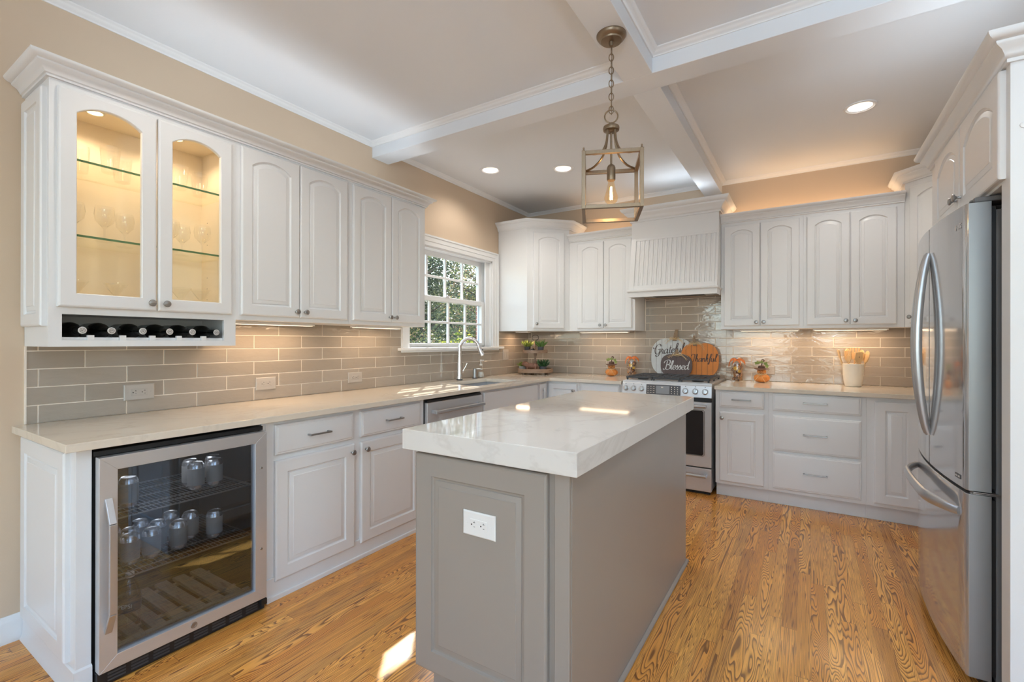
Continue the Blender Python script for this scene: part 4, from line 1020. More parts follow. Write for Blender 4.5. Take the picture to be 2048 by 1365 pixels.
# unseen uplights added out of view to brighten the ceiling, shaped as torchieres
for x, y, lb, pw in ((3.1, -1.3, 'white torchiere floor lamp in the middle of the living area', 98), (4.75, .9, 'white torchiere floor lamp by the wall behind the refrigerator panel', 24)):
    t = thing('floor_lamp', lb, 'floor lamp', (x, y, 0), 0)
    build('base', MB().lathe([(.14, 0), (.14, .015), (.02, .03), (.002, .03)], seg=32), 'trim', t)
    build('pole', MB().lathe([(.012, .03), (.012, 1.66)], seg=16), 'trim', t)
    build('lamp_shade', MB().lathe([(.02, 1.65), (.09, 1.68), (.20, 1.76), (.205, 1.76), (.09, 1.67), (.02, 1.64)], seg=40, cap=False), 'trim', t)
    lamp('torchiere_lamp', 'AREA', (x, y, 1.80), pw, (.60, .80, 1), .38, .38, (0, .15, 1))
# ------------------------------------------------------------------ faucet, dispensers
FX_, FY_ = .113, 3.44
t = thing('kitchen_faucet', 'tall brushed steel gooseneck faucet behind the sink', 'faucet', (FX_, FY_, .914), 0)
build('base_ring', MB().lathe([(.029, 0), (.029, .008), (.026, .010)], seg=28), 'darkgrey', t)
dxy = Vector((.198, .055)).normalized(); pts = [(0, 0, .012), (0, 0, .10), (0, 0, .20), (0, 0, .285)]
for k in range(1, 15):
    a = PI*k/14*.90; r = .098; pts.append((dxy.x*(r-r*math.cos(a)), dxy.y*(r-r*math.cos(a)), .285+r*1.08*math.sin(a)))
m = MB().tube(pts, [.0275, .0240, .0195, .0175]+[.0160]*14, 18)
build('gooseneck', m, 'chrome', t)
e = Vector(pts[-1]); dn = (e-Vector(pts[-2])).normalized()
hd = build('spray_head', MB().tube([tuple(e-dn*.005), tuple(e+dn*.02), tuple(e+dn*.075), tuple(e+dn*.095)], [.0170, .0195, .0215, .018], 18), 'chrome', t)
build('spray_button', MB().box(-.006, .006, -.004, .004, -.018, .018), 'darkgrey', hd, bevel=.002).location = tuple(e+dn*.045+Vector((dxy.x*.018, dxy.y*.018, 0)))
m = MB().tube([(0, .018, .075), (0, .050, .075)], .013, 14); hb = build('lever_hub', m, 'chrome', t)
build('lever', MB().tube([(0, .045, .080), (.02, .058, .12), (.035, .068, .158)], [.006, .005, .004], 10), 'chrome', hb)
t = thing('soap_pump', 'short steel soap pump beside the faucet', 'soap dispenser', (.095, 3.70, .914), 0)
build('base_ring', MB().lathe([(.026, 0), (.026, .008)], seg=24), 'darkgrey', t)
build('pump_body', MB().lathe([(.024, .008), (.021, .025), (.019, .04), (.019, .085), (.016, .098), (.004, .100)], seg=24), 'nickel', t)
build('pump_nozzle', MB().tube([(0, 0, .088), (.03, .025, .092), (.055, .05, .088)], [.010, .009, .006], 10), 'nickel', t)
t = thing('soap_bottle', 'small clear bottle of hand soap right of the faucet', 'bottle', (.070, 3.835, .914), 0)
build('bottle_body', MB().lathe([(.034, 0), (.038, .006), (.037, .02), (.027, .06), (.022, .085), (.022, .105), (.018, .115), (.014, .12)], seg=24), 'glass', t)
build('soap', MB().lathe([(.031, .004), (.035, .010), (.033, .02), (.024, .055), (.010, .060)], seg=20), P_ and 'soapy', t) if False else build('soap', MB().lathe([(.031, .004), (.034, .010), (.033, .02), (.024, .055), (.002, .0555)], seg=20), 'whitelabel', t)
build('pump_top', MB().lathe([(.016, .12), (.016, .135), (.005, .137), (.005, .165), (.011, .168), (.011, .178), (.002, .179)], seg=18).tube([(0, 0, .172), (.03, .01, .172)], .005, 8), 'plate', t)

# ------------------------------------------------------------------ glassware and wine
tum = thing('drinking_glass', 'clear tumblers standing on the upper glass shelf', 'glass', (.20, .82, 2.0315), 0, 'tumblers on the upper glass shelf')
build('glass_body', MB().lathe([(.002, 0), (.030, 0), (.031, .004), (.038, .115), (.0366, .115), (.0298, .014), (.002, .012)], seg=32, cap=False), 'glass', tum)
for x, y in ((.20, .665), (.16, .985), (.21, 1.09), (.17, 1.20), (.10, .74), (.09, .90)): dup(tum, (x, y, 2.0315))
lowt = thing('wine_glass', 'clear stemmed glasses standing on the middle glass shelf', 'glass', (.20, .80, 1.7185), 0, 'stemmed glasses on the middle glass shelf')
build('glass_body', MB().lathe([(.002, .003), (.032, 0), (.033, .002), (.006, .008), (.004, .02), (.004, .055), (.012, .065), (.034, .09), (.038, .12), (.034, .155), (.033, .155), (.036, .12), (.032, .092), (.010, .069), (.002, .066)], seg=28, cap=False), 'glass', lowt)
for x, y in ((.19, .70), (.12, .90), (.20, 1.06), (.12, 1.14), (.20, 1.20)): dup(lowt, (x, y, 1.7185))
mart = thing('cocktail_glass', 'clear cut cocktail glasses on the cabinet floor behind the right door', 'glass', (.20, 1.10, 1.4105), 0, 'cocktail glasses on the cabinet floor')
build('glass_body', MB().lathe([(.002, .003), (.034, 0), (.034, .002), (.006, .006), (.004, .07), (.010, .075), (.048, .130), (.0475, .131), (.009, .078), (.002, .077)], seg=24, cap=False), 'glass', mart)
for x, y in ((.19, 1.20), (.13, .72), (.14, .86)): dup(mart, (x, y, 1.4105), label=None if y > 1 else 'clear cut cocktail glasses on the cabinet floor behind the left door', group=None if y > 1 else 'cocktail glasses behind the left door')
ys = (.690, .786, .898, 1.003, 1.099, 1.208)
labs = ('dark wine bottle lying leftmost in the rack', 'dark wine bottle lying second from the left in the rack', 'dark wine bottle lying third from the left in the rack', 'dark wine bottle lying third from the right in the rack', 'dark wine bottle lying second from the right in the rack', 'dark wine bottle lying rightmost in the rack')
wb = thing('wine_bottle', labs[0], 'wine bottle', (.330, ys[0], 1.3195), 0, 'wine bottles in the rack')
# neck forward (+x), slightly higher than the body axis
prof = [(.0135, .0), (.0150, -.002), (.0155, -.006), (.0145, -.07), (.0155, -.085), (.022, -.105), (.034, -.128), (.0372, -.150), (.0372, -.285), (.034, -.292), (.01, -.294)]
L = []
bt_ = MB().lathe([(r, hh) for r, hh in prof], (0, 0, 0), 'x', 28)
build('bottle_body', bt_, 'bottle', wb)
build('capsule_top', MB().lathe([(.0145, .0), (.0130, .0012), (.002, .0014)], (0.0, 0, 0), 'x', 24), 'foil', wb)
m = MB().tube([(.0018, .0088*math.cos(2*PI*i/18), .0088*math.sin(2*PI*i/18)) for i in range(18)], .0007, 5, closed=True)
for s__ in (-1, 1): m.tube([(.0018, s__*.0025-.003, -.004), (.0018, s__*.0025, .004), (.0018, s__*.0025+.003, -.001)], .0007, 5)
build('capsule_emblem', m, 'slot', wb)
build('paper_label', MB().lathe([(.0374, -.175), (.0374, -.255)], (0, 0, 0), 'x', 28, cap=False), 'whitelabel', wb)
for y, lb in zip(ys[1:], labs[1:]): dup(wb, (.330, y, 1.3195), label=lb)

# ------------------------------------------------------------------ tiered tray with plants and figures
TX, TY = .290, 4.56
t = thing('tiered_tray', 'two-tier weathered wooden tray with iron ring handle in the corner', 'tray', (TX, TY, .914), 0)
def disc(r, z, h): return MB().lathe([(r, z), (r, z+h), (r-.012, z+h), (r-.012, z+.010), (.002, z+.010)], seg=40)
lt = build('lower_tray', disc(.196, .022, .042), 'traywood', t); ut = build('upper_tray', disc(.138, .235, .034), 'traywood', t)
m = MB()
for a in (45, 135, 225, 315): x, y = .13*math.cos(math.radians(a)), .13*math.sin(math.radians(a)); m.box(x-.014, x+.014, y-.014, y+.014, 0, .022)
build('feet', m, 'traywood', lt)
build('post', MB().lathe([(.018, .03), (.018, .05), (.010, .06), (.015, .09), (.017, .14), (.010, .165), (.012, .19), (.018, .215), (.018, .235), (.016, .245), (.010, .26), (.014, .29), (.015, .34), (.009, .365), (.012, .375), (.003, .378)], seg=20), 'traywood', t)
build('ring_handle', MB().tube([(.049*math.cos(2*PI*i/28), -.01*math.cos(2*PI*i/28), .405+.030*math.sin(2*PI*i/28)) for i in range(28)], .0035, 8, closed=True), 'wire', t)
def plant(loc, label, pot, leaf, pr=.036, ph=.060, hh=.098, n=110, blade=True):
    t = thing('potted_plant', label, 'potted plant', loc, random.uniform(0, 90), 'small potted plants on the tiered tray')
    build('pot', MB().lathe([(pr*.72, 0), (pr*.9, ph*.4), (pr, ph), (pr*.92, ph), (pr*.85, ph*.8), (.002, ph*.78)], seg=24), pot, t)
    m = MB()
    for i in range(n):
        a = random.uniform(0, 2*PI); r = pr*.8*math.sqrt(random.random()); l = hh*random.uniform(.55, 1.1)*(1-.25*r/pr)
        tilt = .12+.55*r/pr+random.uniform(-.15, .2); b0 = Vector((r*math.cos(a)*.8, r*math.sin(a)*.8, ph*.78)); d = Vector((math.cos(a)*math.sin(tilt), math.sin(a)*math.sin(tilt), math.cos(tilt)))
        sd = d.cross(Vector((random.uniform(-1, 1), random.uniform(-1, 1), .3))).normalized(); w_ = random.uniform(.0035, .006)
        nn = sd.cross(d); bend = Vector((math.cos(a), math.sin(a), 0))*l*.12
        p0, p1, p2, p3 = b0, b0+d*l*.45+bend*.3, b0+d*l*.8+bend, b0+d*l+bend*1.4
        vs_ = [p0-sd*w_*.4, p0+sd*w_*.4, p1-sd*w_, p1+sd*w_, p2-sd*w_*1.1, p2+sd*w_*1.1, p3, p1+nn*.0012, p2+nn*.0012]
        m.add(vs_, [(0, 1, 7), (0, 7, 2), (1, 3, 7), (2, 7, 8, 4), (7, 3, 5, 8), (4, 8, 6), (8, 5, 6)])
    build('foliage', m, leaf, t); return t
UZ = .914+.2452; LZ = .914+.0322
plant((TX-.084, TY-.030, UZ), 'plant with pale tips in a charcoal pot, left on the upper tier', 'potdark', 'leafy')
plant((TX+.080, TY-.020, UZ), 'green plant in a charcoal pot, right on the upper tier', 'potdark', 'leaf')
plant((TX-.130, TY-.055, LZ), 'small plant in a round light grey pot, left on the lower tier', 'potgrey', 'leafy', .043, .055, .070, 70)
plant((TX+.128, TY-.055, LZ), 'dark green plant in a charcoal pot, right on the lower tier', 'potdark', 'leafd', .041, .060, .105)
# pig figurine: overlapping forms fused into one skin
def fused(name, mb, mat, parent, vox=.0025):
    o = build(name, mb, mat, parent)
    r = o.modifiers.new('fuse', 'REMESH'); r.mode = 'VOXEL'; r.voxel_size = vox; r.use_smooth_shade = True
    s = o.modifiers.new('smooth', 'SMOOTH'); s.factor = .6; s.iterations = 4; return o
t = thing('pig_figurine', 'carved brown wooden pig standing on the lower tier of the tray', 'figurine', (TX+.014, TY-.128, LZ), 0)
m = MB().ball((.010, 0, .050), (.052, .024, .026)).ball((.045, 0, .050), (.024, .023, .026)).ball((-.034, 0, .058), (.028, .022, .024)).ball((-.058, -.002, .068), (.022, .018, .020)).ball((-.076, -.003, .062), (.012, .011, .011))
for x in (-.036, -.022, .040, .054):
    for y in (-.013, .013):
        if (x in (-.036, .040)) == (y > 0): m.tube([(x, y, .045), (x+.001, y, .020), (x, y, .001)], [.012, .0075, .0065], 10)
for y in (-.012, .012): m.tube([(-.052, y, .080), (-.056, y*1.5, .094)], [.008, .002], 8)
m.tube([(.064, 0, .058), (.074, 0, .066), (.070, .004, .073)], [.003, .003, .002], 6)
m.v = [p*1.28 for p in m.v]
fused('body', m, 'pig', t)
t = thing('toy_tractor', 'tiny dark toy tractor between the plants on the upper tier', 'figurine', (TX-.003, TY-.088, UZ), 0)
m = MB().box(-.034, .014, -.010, .010, .014, .030).box(.004, .032, -.013, .013, .014, .026).box(.026, .032, -.013, .013, .026, .044).box(-.028, -.022, -.003, .003, .030, .048)
b_ = build('body', m, 'slot', t, bevel=.002)
for x, r in ((-.030, .012), (.022, .018)):
    for y in (-.016, .016): build('wheel', MB().lathe([(r, -.005), (r, .005), (r*.5, .006)], (x, y, r+.0005), 'y', 18).lathe([(r*.45, -.0065), (r*.2, -.0068)], (x, y, r), 'y', 12), 'potgrey' if False else 'dark', t)
build('hubs', MB().lathe([(.006, -.0225), (.004, -.0235)], (-.030, 0, .0125), 'y', 10).lathe([(.009, -.0225), (.006, -.0235)], (.022, 0, .0185), 'y', 12), 'whitelabel', t)

# ------------------------------------------------------------------ gourd figures and jars
def gourd(loc, label, rz):
    t = thing('scarecrow_pumpkin', label, 'figurine', loc, rz, 'pumpkin figures beside the stove')
    def pump(mb, c, r, h, lobes=10):
        L = []
        for k in range(13):
            th = PI*k/12; q = max(math.sin(th), .02)**.85
            L.append([(c[0]+r*q*(1-.07*abs(math.sin(lobes/2*a)))*math.cos(a), c[1]+r*q*(1-.07*abs(math.sin(lobes/2*a)))*math.sin(a), c[2]-h/2*math.cos(th)) for a in [2*PI*i/60 for i in range(60)]])
        mb.loft(L); return mb
    build('body', pump(MB(), (0, 0, .040), .066, .080), 'orange', t)
    hd = build('head', pump(MB(), (0, 0, .098), .037, .058, 8), 'orange', t)
    m = MB()
    for x in (-.012, .012): m.ball((x, -.034, .104), (.0035, .003, .004), 8)
    m.loft([[(x, -.040+.0*i, z) for x, z in ((-.004, .094), (.004, .094), (0, .101))] for i in range(1)]+[[(x, -.030, z) for x, z in ((-.004, .094), (.004, .094), (0, .101))]])
    m.tube(sm([(-.013, -.033, .090), (0, -.038, .084), (.013, -.033, .090)], 5), .0014, 6)
    build('face', m, 'slot', hd)
    m = MB(); L = []
    for r, z in ((.022, .122), (.058, .118), (.060, .121), (.030, .127), (.026, .146), (.020, .150), (.002, .151)): L.append([(r*math.cos(2*PI*i/30), r*math.sin(2*PI*i/30), z+(.006*math.cos(4*PI*i/30) if r > .04 else 0)) for i in range(30)])
    m.loft(L); build('hat', m, 'brownfelt', t)
    m = MB()
    for (x, y, z, s_, a) in ((-.018, -.012, .178, .85, .5), (.030, -.014, .172, .85, -.6), (-.032, -.004, .180, .7, 1.), (.036, -.022, .158, .8, -1.2), (.006, -.012, .186, .7, .1)):
        o = [(0, 0), (.016, .004), (.024, .018), (.014, .022), (0, .040), (-.014, .022), (-.024, .018), (-.016, .004)]
        f0 = [(x+(u*math.cos(a)-v*math.sin(a))*s_, y-.006+.004*abs(u)*60*.02, z-.014+(u*math.sin(a)+v*math.cos(a))*s_) for u, v in o]
        m.loft([f0, [(p[0], p[1]+.002, p[2]) for p in f0]])
    build('hat_leaves', m, 'leafy', t)
    m = MB().tube(sm([(0, 0, .15), (.004, -.004, .17), (.016, -.006, .186), (.022, -.01, .196), (.012, -.012, .205), (.002, -.01, .198)], 5), .0045, 8)
    build('hat_stem', m, 'brownfelt', t)
    m = MB(); 
    m.tube([(.036*math.cos(2*PI*i/24), .036*math.sin(2*PI*i/24), .074) for i in range(24)], .004, 6, closed=True)
    for s_ in (-1, 1):
        m.tube(sm([(0, -.040, .074), (s_*.02, -.044, .090), (s_*.034, -.044, .080), (s_*.016, -.044, .070), (0, -.042, .073)], 5), .0014, 5)
        m.tube(sm([(0, -.042, .073), (s_*.015, -.062, .055), (s_*.035, -.072, .025), (s_*.05, -.078, .002)], 5), .0014, 5)
    build('raffia_bow', m, 'raffia', t); return t
gourd((1.113, 4.735, .914), 'orange pumpkin figure with hat and leaves, left of the stove', 12)
gourd((2.513, 4.72, .914), 'orange pumpkin figure with hat and leaves, right of the stove', -8)
def jar(loc, label, rz):
    t = thing('mason_jar', label, 'jar', loc, rz, 'glass jars of dried decorations')
    build('glass_body', MB().lathe([(.044, 0), (.052, .005), (.054, .015), (.054, .165), (.050, .185), (.040, .198), (.039, .208)], seg=32, cap=False), 'jarglass', t)
    m = MB()
    for k in range(70):
        a = random.uniform(0, 2*PI); r = random.uniform(.012, .040); m.ball((r*math.cos(a), r*math.sin(a), random.uniform(.014, .150)), (random.uniform(.008, .016), random.uniform(.008, .016), random.uniform(.008, .018)), 8)
    for k in range(9):
        a = random.uniform(0, 2*PI); m.tube([(.030*math.cos(a), .030*math.sin(a), .01), (.034*math.cos(a+.3), .034*math.sin(a+.3), .150)], .005, 6)
    build('dried_filling', m, 'filling', t)
    m = MB()
    for (x, z, s_) in ((-.012, .120, 1.), (.018, .095, .7)):
        for i in range(10):
            a = 2*PI*i/10; m.ball((x+.013*s_*math.cos(a), -.041, z+.013*s_*math.sin(a)), (.006*s_, .003, .006*s_), 6)
        m.ball((x, -.043, z), (.008*s_, .004, .008*s_), 8)
    build('dried_flower', m, 'yellowfl', t)
    build('lid', MB().lathe([(.041, .200), (.041, .214), (.038, .217), (.002, .217)], seg=32), 'nickel', t)
    m = MB()
    m.tube([(.0425*math.cos(2*PI*i/24), .0425*math.sin(2*PI*i/24), .196) for i in range(24)], .0065, 8, closed=True)
    for s_ in (-1, 1):     # ribbon loops and tails: folded strips with thickness
        for pth, w0, w1 in (([(0, -.050, .198), (s_*.026, -.060, .204), (s_*.050, -.055, .192), (s_*.064+.004, -.047, .168), (s_*.068, -.044, .142)], .014, .036),
                            ([(0, -.052, .196), (s_*.016, -.062, .190), (s_*.030, -.062, .170), (s_*.034, -.056, .150)], .014, .030)):
            pp = sm(pth, 5); n = len(pp); A = []; B = []
            for i, p in enumerate(pp):
                w_ = (w0+(w1-w0)*i/(n-1))/2; wob = .004*math.sin(i*1.7)
                A.append((p[0], p[1]+wob-.0006, p[2]-w_)); B.append((p[0], p[1]-wob-.0006, p[2]+w_))
            for i in range(n-1):
                q = [A[i], A[i+1], B[i+1], B[i]]; m.loft([q, [(x, y+.0012, z) for x, y, z in q]])
    build('ribbon', m, 'orangefab', t); return t
jar((1.318, 4.770, .914), 'jar of dried decorations with orange ribbon, left of the stove', 20)
jar((2.314, 4.755, .914), 'jar of dried decorations with orange ribbon, right of the stove', 0)

# ------------------------------------------------------------------ pumpkin signs leaning on the backsplash, lettered in brush script
def S(*p): return list(p)
G_ = {
 'a': ([[(.78,.85),(.5,1),(.15,.75),(.05,.3),(.28,0),(.6,.25),(.78,.8)],[(.8,1),(.76,.35),(.88,.02),(1.08,.2)]],1.0),
 'd': ([[(.78,.85),(.5,1),(.15,.75),(.05,.3),(.28,0),(.6,.25),(.78,.8)],[(.98,2.1),(.82,1.2),(.78,.35),(.9,.02),(1.15,.2)]],1.1),
 'e': ([[(-.05,.3),(.35,.5),(.62,.78),(.45,1),(.14,.8),(.08,.3),(.35,0),(.8,.25)]],.74),
 'f': ([[(-.05,.3),(.35,1.0),(.62,1.9),(.45,2.2),(.28,1.7),(.22,.2),(.15,-.7),(-.08,-.6),(.15,-.1),(.5,.3)],[(.0,.95),(.5,1.02)]],.55),
 'u': ([[(-.02,.5),(.1,1),(.12,.3),(.35,0),(.62,.3),(.72,1)],[(.72,1),(.72,.3),(.85,.02),(1.05,.2)]],.98),
 'l': ([[(-.05,.2),(.3,1.0),(.5,1.9),(.36,2.15),(.22,1.7),(.2,.4),(.35,.02),(.6,.25)]],.52),
 's': ([[(-.1,.2),(.35,1.1)],[(.35,1.1),(.42,.75),(.55,.4),(.42,.02),(.12,.08)],[(.42,.02),(.72,.2)]],.66),
 't': ([[(.38,1.8),(.25,.4),(.4,.02),(.68,.22)],[(.0,1.2),(.62,1.28)]],.6),
 'r': ([[(-.05,.3),(.18,1.12),(.24,.9),(.5,.92)],[(.5,.92),(.42,.3),(.55,.02),(.78,.2)]],.7),
 'n': ([[(-.02,.6),(.1,1),(.1,0)],[(.1,.5),(.4,1),(.58,.8),(.58,.3),(.72,.02),(.95,.2)]],.88),
 'h': ([[(-.05,.3),(.28,1.2),(.38,1.95),(.24,2.15),(.12,1.7),(.1,0)],[(.1,.5),(.4,1),(.58,.8),(.58,.3),(.72,.02),(.95,.2)]],.88),
 'k': ([[(-.05,.3),(.28,1.2),(.38,1.95),(.24,2.15),(.12,1.7),(.1,0)],[(.1,.45),(.42,1.02),(.55,.8),(.4,.52),(.15,.5)],[(.3,.52),(.55,.05),(.9,.2)]],.84),
 'G': ([[(-.25,1.6),(-.1,1.25),(.2,1.4),(.55,1.9)],[(1.45,1.75),(1.3,2.15),(.9,2.25),(.4,1.8),(.2,1.0),(.4,.2),(.9,.02),(1.3,.5),(1.35,1.0)],[(.85,1.05),(1.6,1.1)],[(1.35,1.05),(1.32,.1),(1.05,-.5),(.6,-.5),(.45,-.2)]],1.62),
 'B': ([[(.62,2.15),(.5,1.0),(.35,.15),(0,-.05),(-.2,.25)],[(-.15,1.5),(.05,2.0),(.7,2.3),(1.25,2.1),(1.2,1.4),(.6,1.15)],[(.6,1.15),(1.3,1.05),(1.42,.45),(1.0,-.02),(.5,.1),(.3,.4)]],1.5),
 'T': ([[(-.1,1.6),(.05,2.1),(.5,2.15),(1.0,1.95),(1.5,2.25)],[(.8,2.05),(.72,1.0),(.55,.15),(.2,-.02),(.0,.3)]],1.1)}
def script(parent, word, x0, x1, zc, y, mat, slope=.0, wt=.16, lift=.0018, name='lettering'):
    adv = sum(G_[c][1] for c in word); sc = (x1-x0)/adv; mb = MB(); x = 0
    for c in word:
        st, a_ = G_[c]
        for s__ in st:
            pp = sm([(p[0], 0, p[1]) for p in s__], 6)
            Lf, Rt = [], []
            for i in range(len(pp)):
                a, b = pp[max(i-1, 0)], pp[min(i+1, len(pp)-1)]; dx, dz = b[0]-a[0], b[2]-a[2]; l = math.hypot(dx, dz) or 1
                ang = math.atan2(dz, dx); w_ = wt*(.30+.70*abs(math.sin(ang-.45)))
                e_ = min(1, .5+min(i, len(pp)-1-i)*.2); w_ *= e_
                nx, nz = -dz/l*w_/2, dx/l*w_/2; q = (pp[i][0]+pp[i][2]*.12, pp[i][2])
                Lf.append((q[0]+nx, q[1]+nz)); Rt.append((q[0]-nx, q[1]-nz))
            tr = lambda p, yy: (x0+(x+p[0])*sc, yy, zc+(p[1]-.9)*sc+slope*((x+p[0])*sc))
            o_ = [Lf, Rt]
            for i in range(len(Lf)-1):
                q = [Lf[i], Lf[i+1], Rt[i+1], Rt[i]]
                mb.loft([[tr(p, y) for p in q], [tr(p, y-lift) for p in q]])
        x += a_
    return build(name, mb, mat, parent, smooth=False)
def sign(name, label, loc, wdt, hgt, mat, nb, lean, stem, lettering, edge, rz=0):
    """flat-bottomed pumpkin board standing on the counter and leaning back"""
    t = thing(name, label, 'sign', loc, rz); t.rotation_euler = (-lean, 0, math.radians(rz))
    a, b = wdt/2, hgt; out = []
    n = 72
    for i in range(n):
        q = 2*PI*i/n; cx_, sx_ = math.cos(q), math.sin(q); e = 2/2.7
        X = a*(abs(cx_)**e)*(1 if cx_ >= 0 else -1); Z = b/2+b/2*(abs(sx_)**e)*(1 if sx_ >= 0 else -1)
        if sx_ > 0: Z -= .012*math.exp(-(X/(a*.22))**2)
        out.append((X, max(Z, 0)))
    m = MB(); m.loft([[(x, .0, z) for x, z in out], [(x, -.012, z) for x, z in out]])
    bd = build('board', m, mat, t, ang=30)
    g = MB()
    for k in range(1, nb):
        x = -a+wdt*k/nb; zz = [z for xx, z in out if abs(xx-x) < a*.12]
        if zz: g.box(x-.0012, x+.0012, -.0124, -.0118, max(min(zz), .002)+.002, max(z for z in zz)-.004)
    build('plank_gap', g, 'ink', bd)
    m = MB(); sx_, sl_2, tw = stem
    m.loft([[(x, yy, z) for x, z in ((sx_-.018, b-.03), (sx_+.020, b-.03), (sx_+.016+tw, b+sl_2*.7), (sx_+.020+tw, b+sl_2), (sx_-.006+tw, b+sl_2+.002), (sx_-.012+tw*.6, b+sl_2*.6))] for yy in (-.020, -.0125)])
    build('stem', m, 'stem', t)
    m = MB()
    for k in range(10):
        s_ = -1 if k % 2 else 1; l = random.uniform(.05, .10); u = random.uniform(.2, .9)
        m.tube(sm([(sx_, -.022, b-.012), (sx_+s_*l*.5, -.028-random.uniform(0, .006), b-.012+random.uniform(-.01, .012)), (sx_+s_*l, -.024, b-.012-l*u*.8)], 5), .0012, 5)
    for s_ in (-1, 1): m.tube(sm([(sx_, -.024, b-.010), (sx_+s_*.022, -.028, b+.008), (sx_+s_*.045, -.026, b-.004), (sx_+s_*.022, -.026, b-.018), (sx_, -.024, b-.010)], 5), .0022, 6)
    m.ball((sx_, -.025, b-.011), (.008, .005, .007), 8)
    build('raffia_bow', m, 'raffia', t)
    script(t, lettering[0], *lettering[1:]); return t
SZ = .9288
sign('pumpkin_sign', 'large white plank pumpkin sign reading Grateful behind the stove', (1.712, 4.835, SZ), .420, .386, 'signwhite', 8, .06, (.02, .085, .014), ('Grateful', -.186, .108, .258, -.0125, 'ink', .08, .20), None)
sign('pumpkin_sign', 'orange plank pumpkin sign reading Thankful behind the stove', (1.972, 4.812, SZ), .348, .338, 'signorange', 7, .04, (-.040, .065, -.014), ('Thankful', -.075, .155, .182, -.0125, 'ink', .03, .20), None)
sign('pumpkin_sign', 'small brown pumpkin sign reading Blessed in front of the white one', (1.765, 4.775, SZ), .300, .230, 'signbrown', 6, .04, (.012, .040, -.010), ('Blessed', -.118, .122, .108, -.0125, 'inkw', .02, .24), None)

# ------------------------------------------------------------------ utensil crock
t = thing('utensil_crock', 'cream ceramic crock of wooden utensils on the right worktop', 'crock', (3.175, 4.725, .914), 0)
build('crock_body', MB().lathe([(.050, 0), (.056, .003), (.066, .05), (.070, .10), (.073, .182), (.071, .185), (.068, .182), (.064, .08), (.055, .01), (.002, .008)], seg=48), 'crock', t)
def utensil(kind, x, y, lx, ly, l, rz, label):
    u = thing('wooden_utensil', label, 'utensil', (3.175+x, 4.725+y, .924), 0, 'wooden utensils in the crock')
    ax = Vector((lx, ly, 1)).normalized(); u.rotation_euler = (ax.to_track_quat('Z', 'Y').to_matrix() @ Matrix.Rotation(math.radians(rz), 3, 'Z')).to_euler()
    hl = l-.098
    build('handle', MB().tube([(0, 0, 0), (0, 0, hl*.5), (0, 0, hl+.005)], [.0055, .005, .006], 10), 'utensil', u)
    m = MB(); th = .0035
    if kind == 'spoon': o = [(.021*math.cos(q), hl+.040+.042*math.sin(q)) for q in [2*PI*i/28 for i in range(28)]]; polys = [o]
    elif kind == 'slot': polys = [[(-.008, hl), (.008, hl), (.026, hl+.030), (.028, hl+.078), (.012, hl+.084), (-.020, hl+.080), (-.026, hl+.03)]]
    elif kind == 'fork': polys = [[(-.008, hl), (.008, hl), (.025, hl+.028), (.027, hl+.05), (-.027, hl+.05), (-.025, hl+.028)]]+[[(c_-.005, hl+.048), (c_+.005, hl+.048), (c_+.004, hl+.083), (c_-.004, hl+.083)] for c_ in (-.021, -.007, .007, .021)]
    else: polys = [[(-.007, hl), (.007, hl), (.024, hl+.03), (.030, hl+.075), (.026, hl+.082), (-.026, hl+.082), (-.030, hl+.075), (-.024, hl+.03)]]
    polys = [[(a*1.45, hl-.012+(b-hl)*1.18) for a, b in pl] for pl in polys]
    for pl in polys: m.loft([[(a, yy+.004*((b-hl)/.08)**2, b) for a, b in pl] for yy in (-th, th)])
    if kind == 'slot':
        m.cur = 1; m.lathe([(.006, 0), (.004, .0006)], (0, -th-.001, hl+.045), '-y', 12); m.cur = 0
    build('head', m, ['utensil', 'stem'], u, bevel=.0012)
for a in (('turner', -.030, 0, -.26, .02, .310, 10, 'bamboo turner leaning far left in the crock'), ('fork', -.014, -.018, -.10, -.06, .295, 0, 'bamboo fork with short tines, front left in the crock'),
          ('spoon', -.016, .034, -.08, .07, .312, 0, 'bamboo spoon standing at the back of the crock'), ('fork', .006, .010, .02, .04, .318, 0, 'tallest bamboo fork in the middle of the crock'),
          ('slot', .018, -.020, .07, -.08, .285, 0, 'bamboo slotted turner in the front of the crock'), ('spoon', .034, .0, .24, .03, .300, 20, 'bamboo spoon leaning far right in the crock'), ('spoon', .024, .024, .14, .09, .305, 0, 'bamboo spoon behind the slotted turner')):
    utensil(*a)

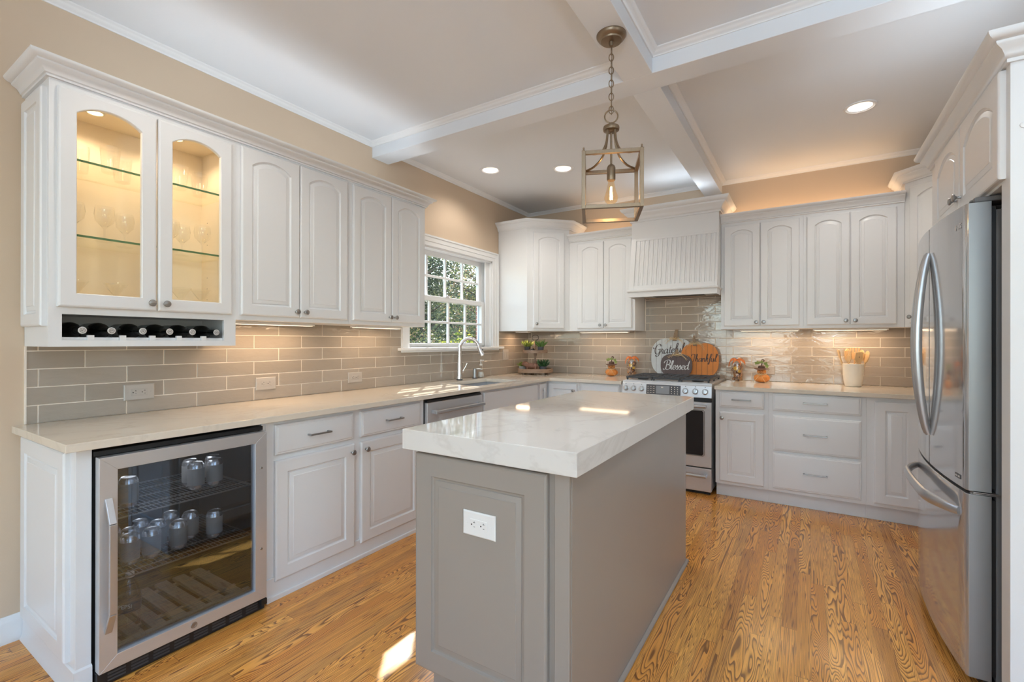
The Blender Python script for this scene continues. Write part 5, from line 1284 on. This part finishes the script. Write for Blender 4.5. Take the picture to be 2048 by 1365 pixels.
# ------------------------------------------------------------------ outside the window
o = struct('ground', MB().box(-60, -.18, -40, 60, -1.2, -.6), 'ground', smooth=False); tag(o, 'leafy ground outside the window', 'ground'); 
tag(build('brick_wall', MB().box(-.95, -.20, 5.12, 5.4, -.6, 2.0), 'brick', None), 'red brick garden wall outside to the right of the window', 'wall')
def tree(name, label, loc, R_, H, n, matk, lf=.10, trunk=True, cat='tree', zb_=None, low=.18):
    t = thing(name, label, cat, loc, 0)
    m = MB(); rnd = random.Random(hash(label) & 0xffff if False else len(label)*7+int(loc[1]*10))
    cl = [(rnd.uniform(-.75, .75)*R_, rnd.uniform(-.75, .75)*R_, H*rnd.uniform(low, .9), R_*rnd.uniform(.28, .5)) for _ in range(26)]
    for i in range(n):
        c_ = cl[rnd.randrange(len(cl))]; v = Vector((rnd.gauss(0, 1), rnd.gauss(0, 1), rnd.gauss(0, 1))).normalized()*c_[3]*rnd.uniform(.55, 1.05)
        p = Vector(c_[:3])+v; a = Vector((rnd.gauss(0, 1), rnd.gauss(0, 1), rnd.gauss(0, .7))).normalized(); b = a.cross(Vector((rnd.gauss(0, 1), rnd.gauss(0, 1), rnd.gauss(0, 1)))).normalized()
        s__ = lf*rnd.uniform(.6, 1.3)
        m.add([p-a*s__*.5, p+b*s__*.3-a*s__*.05, p+a*s__*.5, p-b*s__*.3-a*s__*.05], [(0, 1, 2, 3)])
    build('foliage', m, matk, t, smooth=False)
    if trunk:
        m = MB().tube([(0, 0, 0), (.05, .0, H*.3), (0, .08, H*.75)], [.11, .08, .03], 10)
        for k in range(16):
            z = H*rnd.uniform(.15, .7); a = rnd.uniform(0, 2*PI); l = R_*rnd.uniform(.6, 1.1); m.tube([(0, 0, z), (l*.5*math.cos(a), l*.5*math.sin(a), z+l*.25), (l*math.cos(a), l*math.sin(a), z+l*.6)], [.03, .02, .007], 6)
        build('trunk', m, 'bark', t)
tree('tree', 'autumn tree with rust and green leaves left in the window view', (-5.4, 7.5, -.6), 1.4, 5.4, 24000, 'fol1', .060)
tree('tree', 'autumn tree with pale green leaves right in the window view', (-5.0, 11.2, -.6), 1.4, 5.2, 24000, 'fol1', .060)
tree('tree', 'dark green tree between the two autumn trees', (-9.0, 12.6, -.6), 1.9, 7.0, 24000, 'fol2', .085)
tree('tree', 'far dark tree behind the right autumn tree', (-8.4, 17.6, -.6), 1.9, 7.5, 18000, 'fol2', .10)
tree('tree', 'far dark tree at the left edge of the window view', (-10.2, 7.6, -.6), 1.9, 7.5, 14000, 'fol2', .10)
tree('tree', 'tallest tree far behind the gap between the autumn trees', (-15.5, 18.5, -.6), 3.4, 9.5, 9000, 'fol2', .2)
tree('tree', 'farthest tree behind the left autumn tree', (-15.5, 11.0, -.6), 2.8, 9.0, 7000, 'fol2', .2)
tree('tree', 'farthest tree behind the right autumn tree', (-10.0, 23.8, -.6), 2.6, 9.0, 7000, 'fol2', .2)
tree('shrub', 'yellow green shrub low outside the window', (-2.9, 7.3, -.6), .62, 2.1, 3500, 'fol3', .065, False, 'shrub')
tree('shrub', 'dark evergreen shrub low outside at the left of the window', (-1.9, 5.1, -.6), .45, 2.05, 3000, 'fol2', .045, False, 'shrub')
tree('shrub', 'reddish shrub low outside between the other shrubs', (-3.1, 5.75, -.6), .6, 2.0, 3000, 'fol1', .06, False, 'shrub')
for i, (x, y, rz, lab) in enumerate(((-21.0, 9.0, 0, 'long dark hedge closing the garden on the left'), (-18.0, 31.0, -38, 'long dark hedge closing the garden on the right'))):
    t = thing('hedge', lab, 'hedge', (x, y, -.6), rz); m = MB(); rnd = random.Random(5+i); L_ = 10.5
    for k in range(20000):
        p = Vector((rnd.uniform(-.5, .5), rnd.uniform(-L_, L_), 6.2*rnd.random()**.8+.05)); a = Vector((rnd.gauss(0, 1), rnd.gauss(0, 1), rnd.gauss(0, .8))).normalized(); b = a.cross(Vector((rnd.gauss(0, 1), rnd.gauss(0, 1), rnd.gauss(0, 1)))).normalized(); s__ = rnd.uniform(.12, .26)
        m.add([p-a*s__*.5, p+b*s__*.35, p+a*s__*.5, p-b*s__*.35], [(0, 1, 2, 3)])
    build('foliage', m, 'fol2', t, smooth=False)
    build('dense_twigs', MB().box(-.35, .35, -L_, L_, 0, 5.6), 'fol2', t, smooth=False)
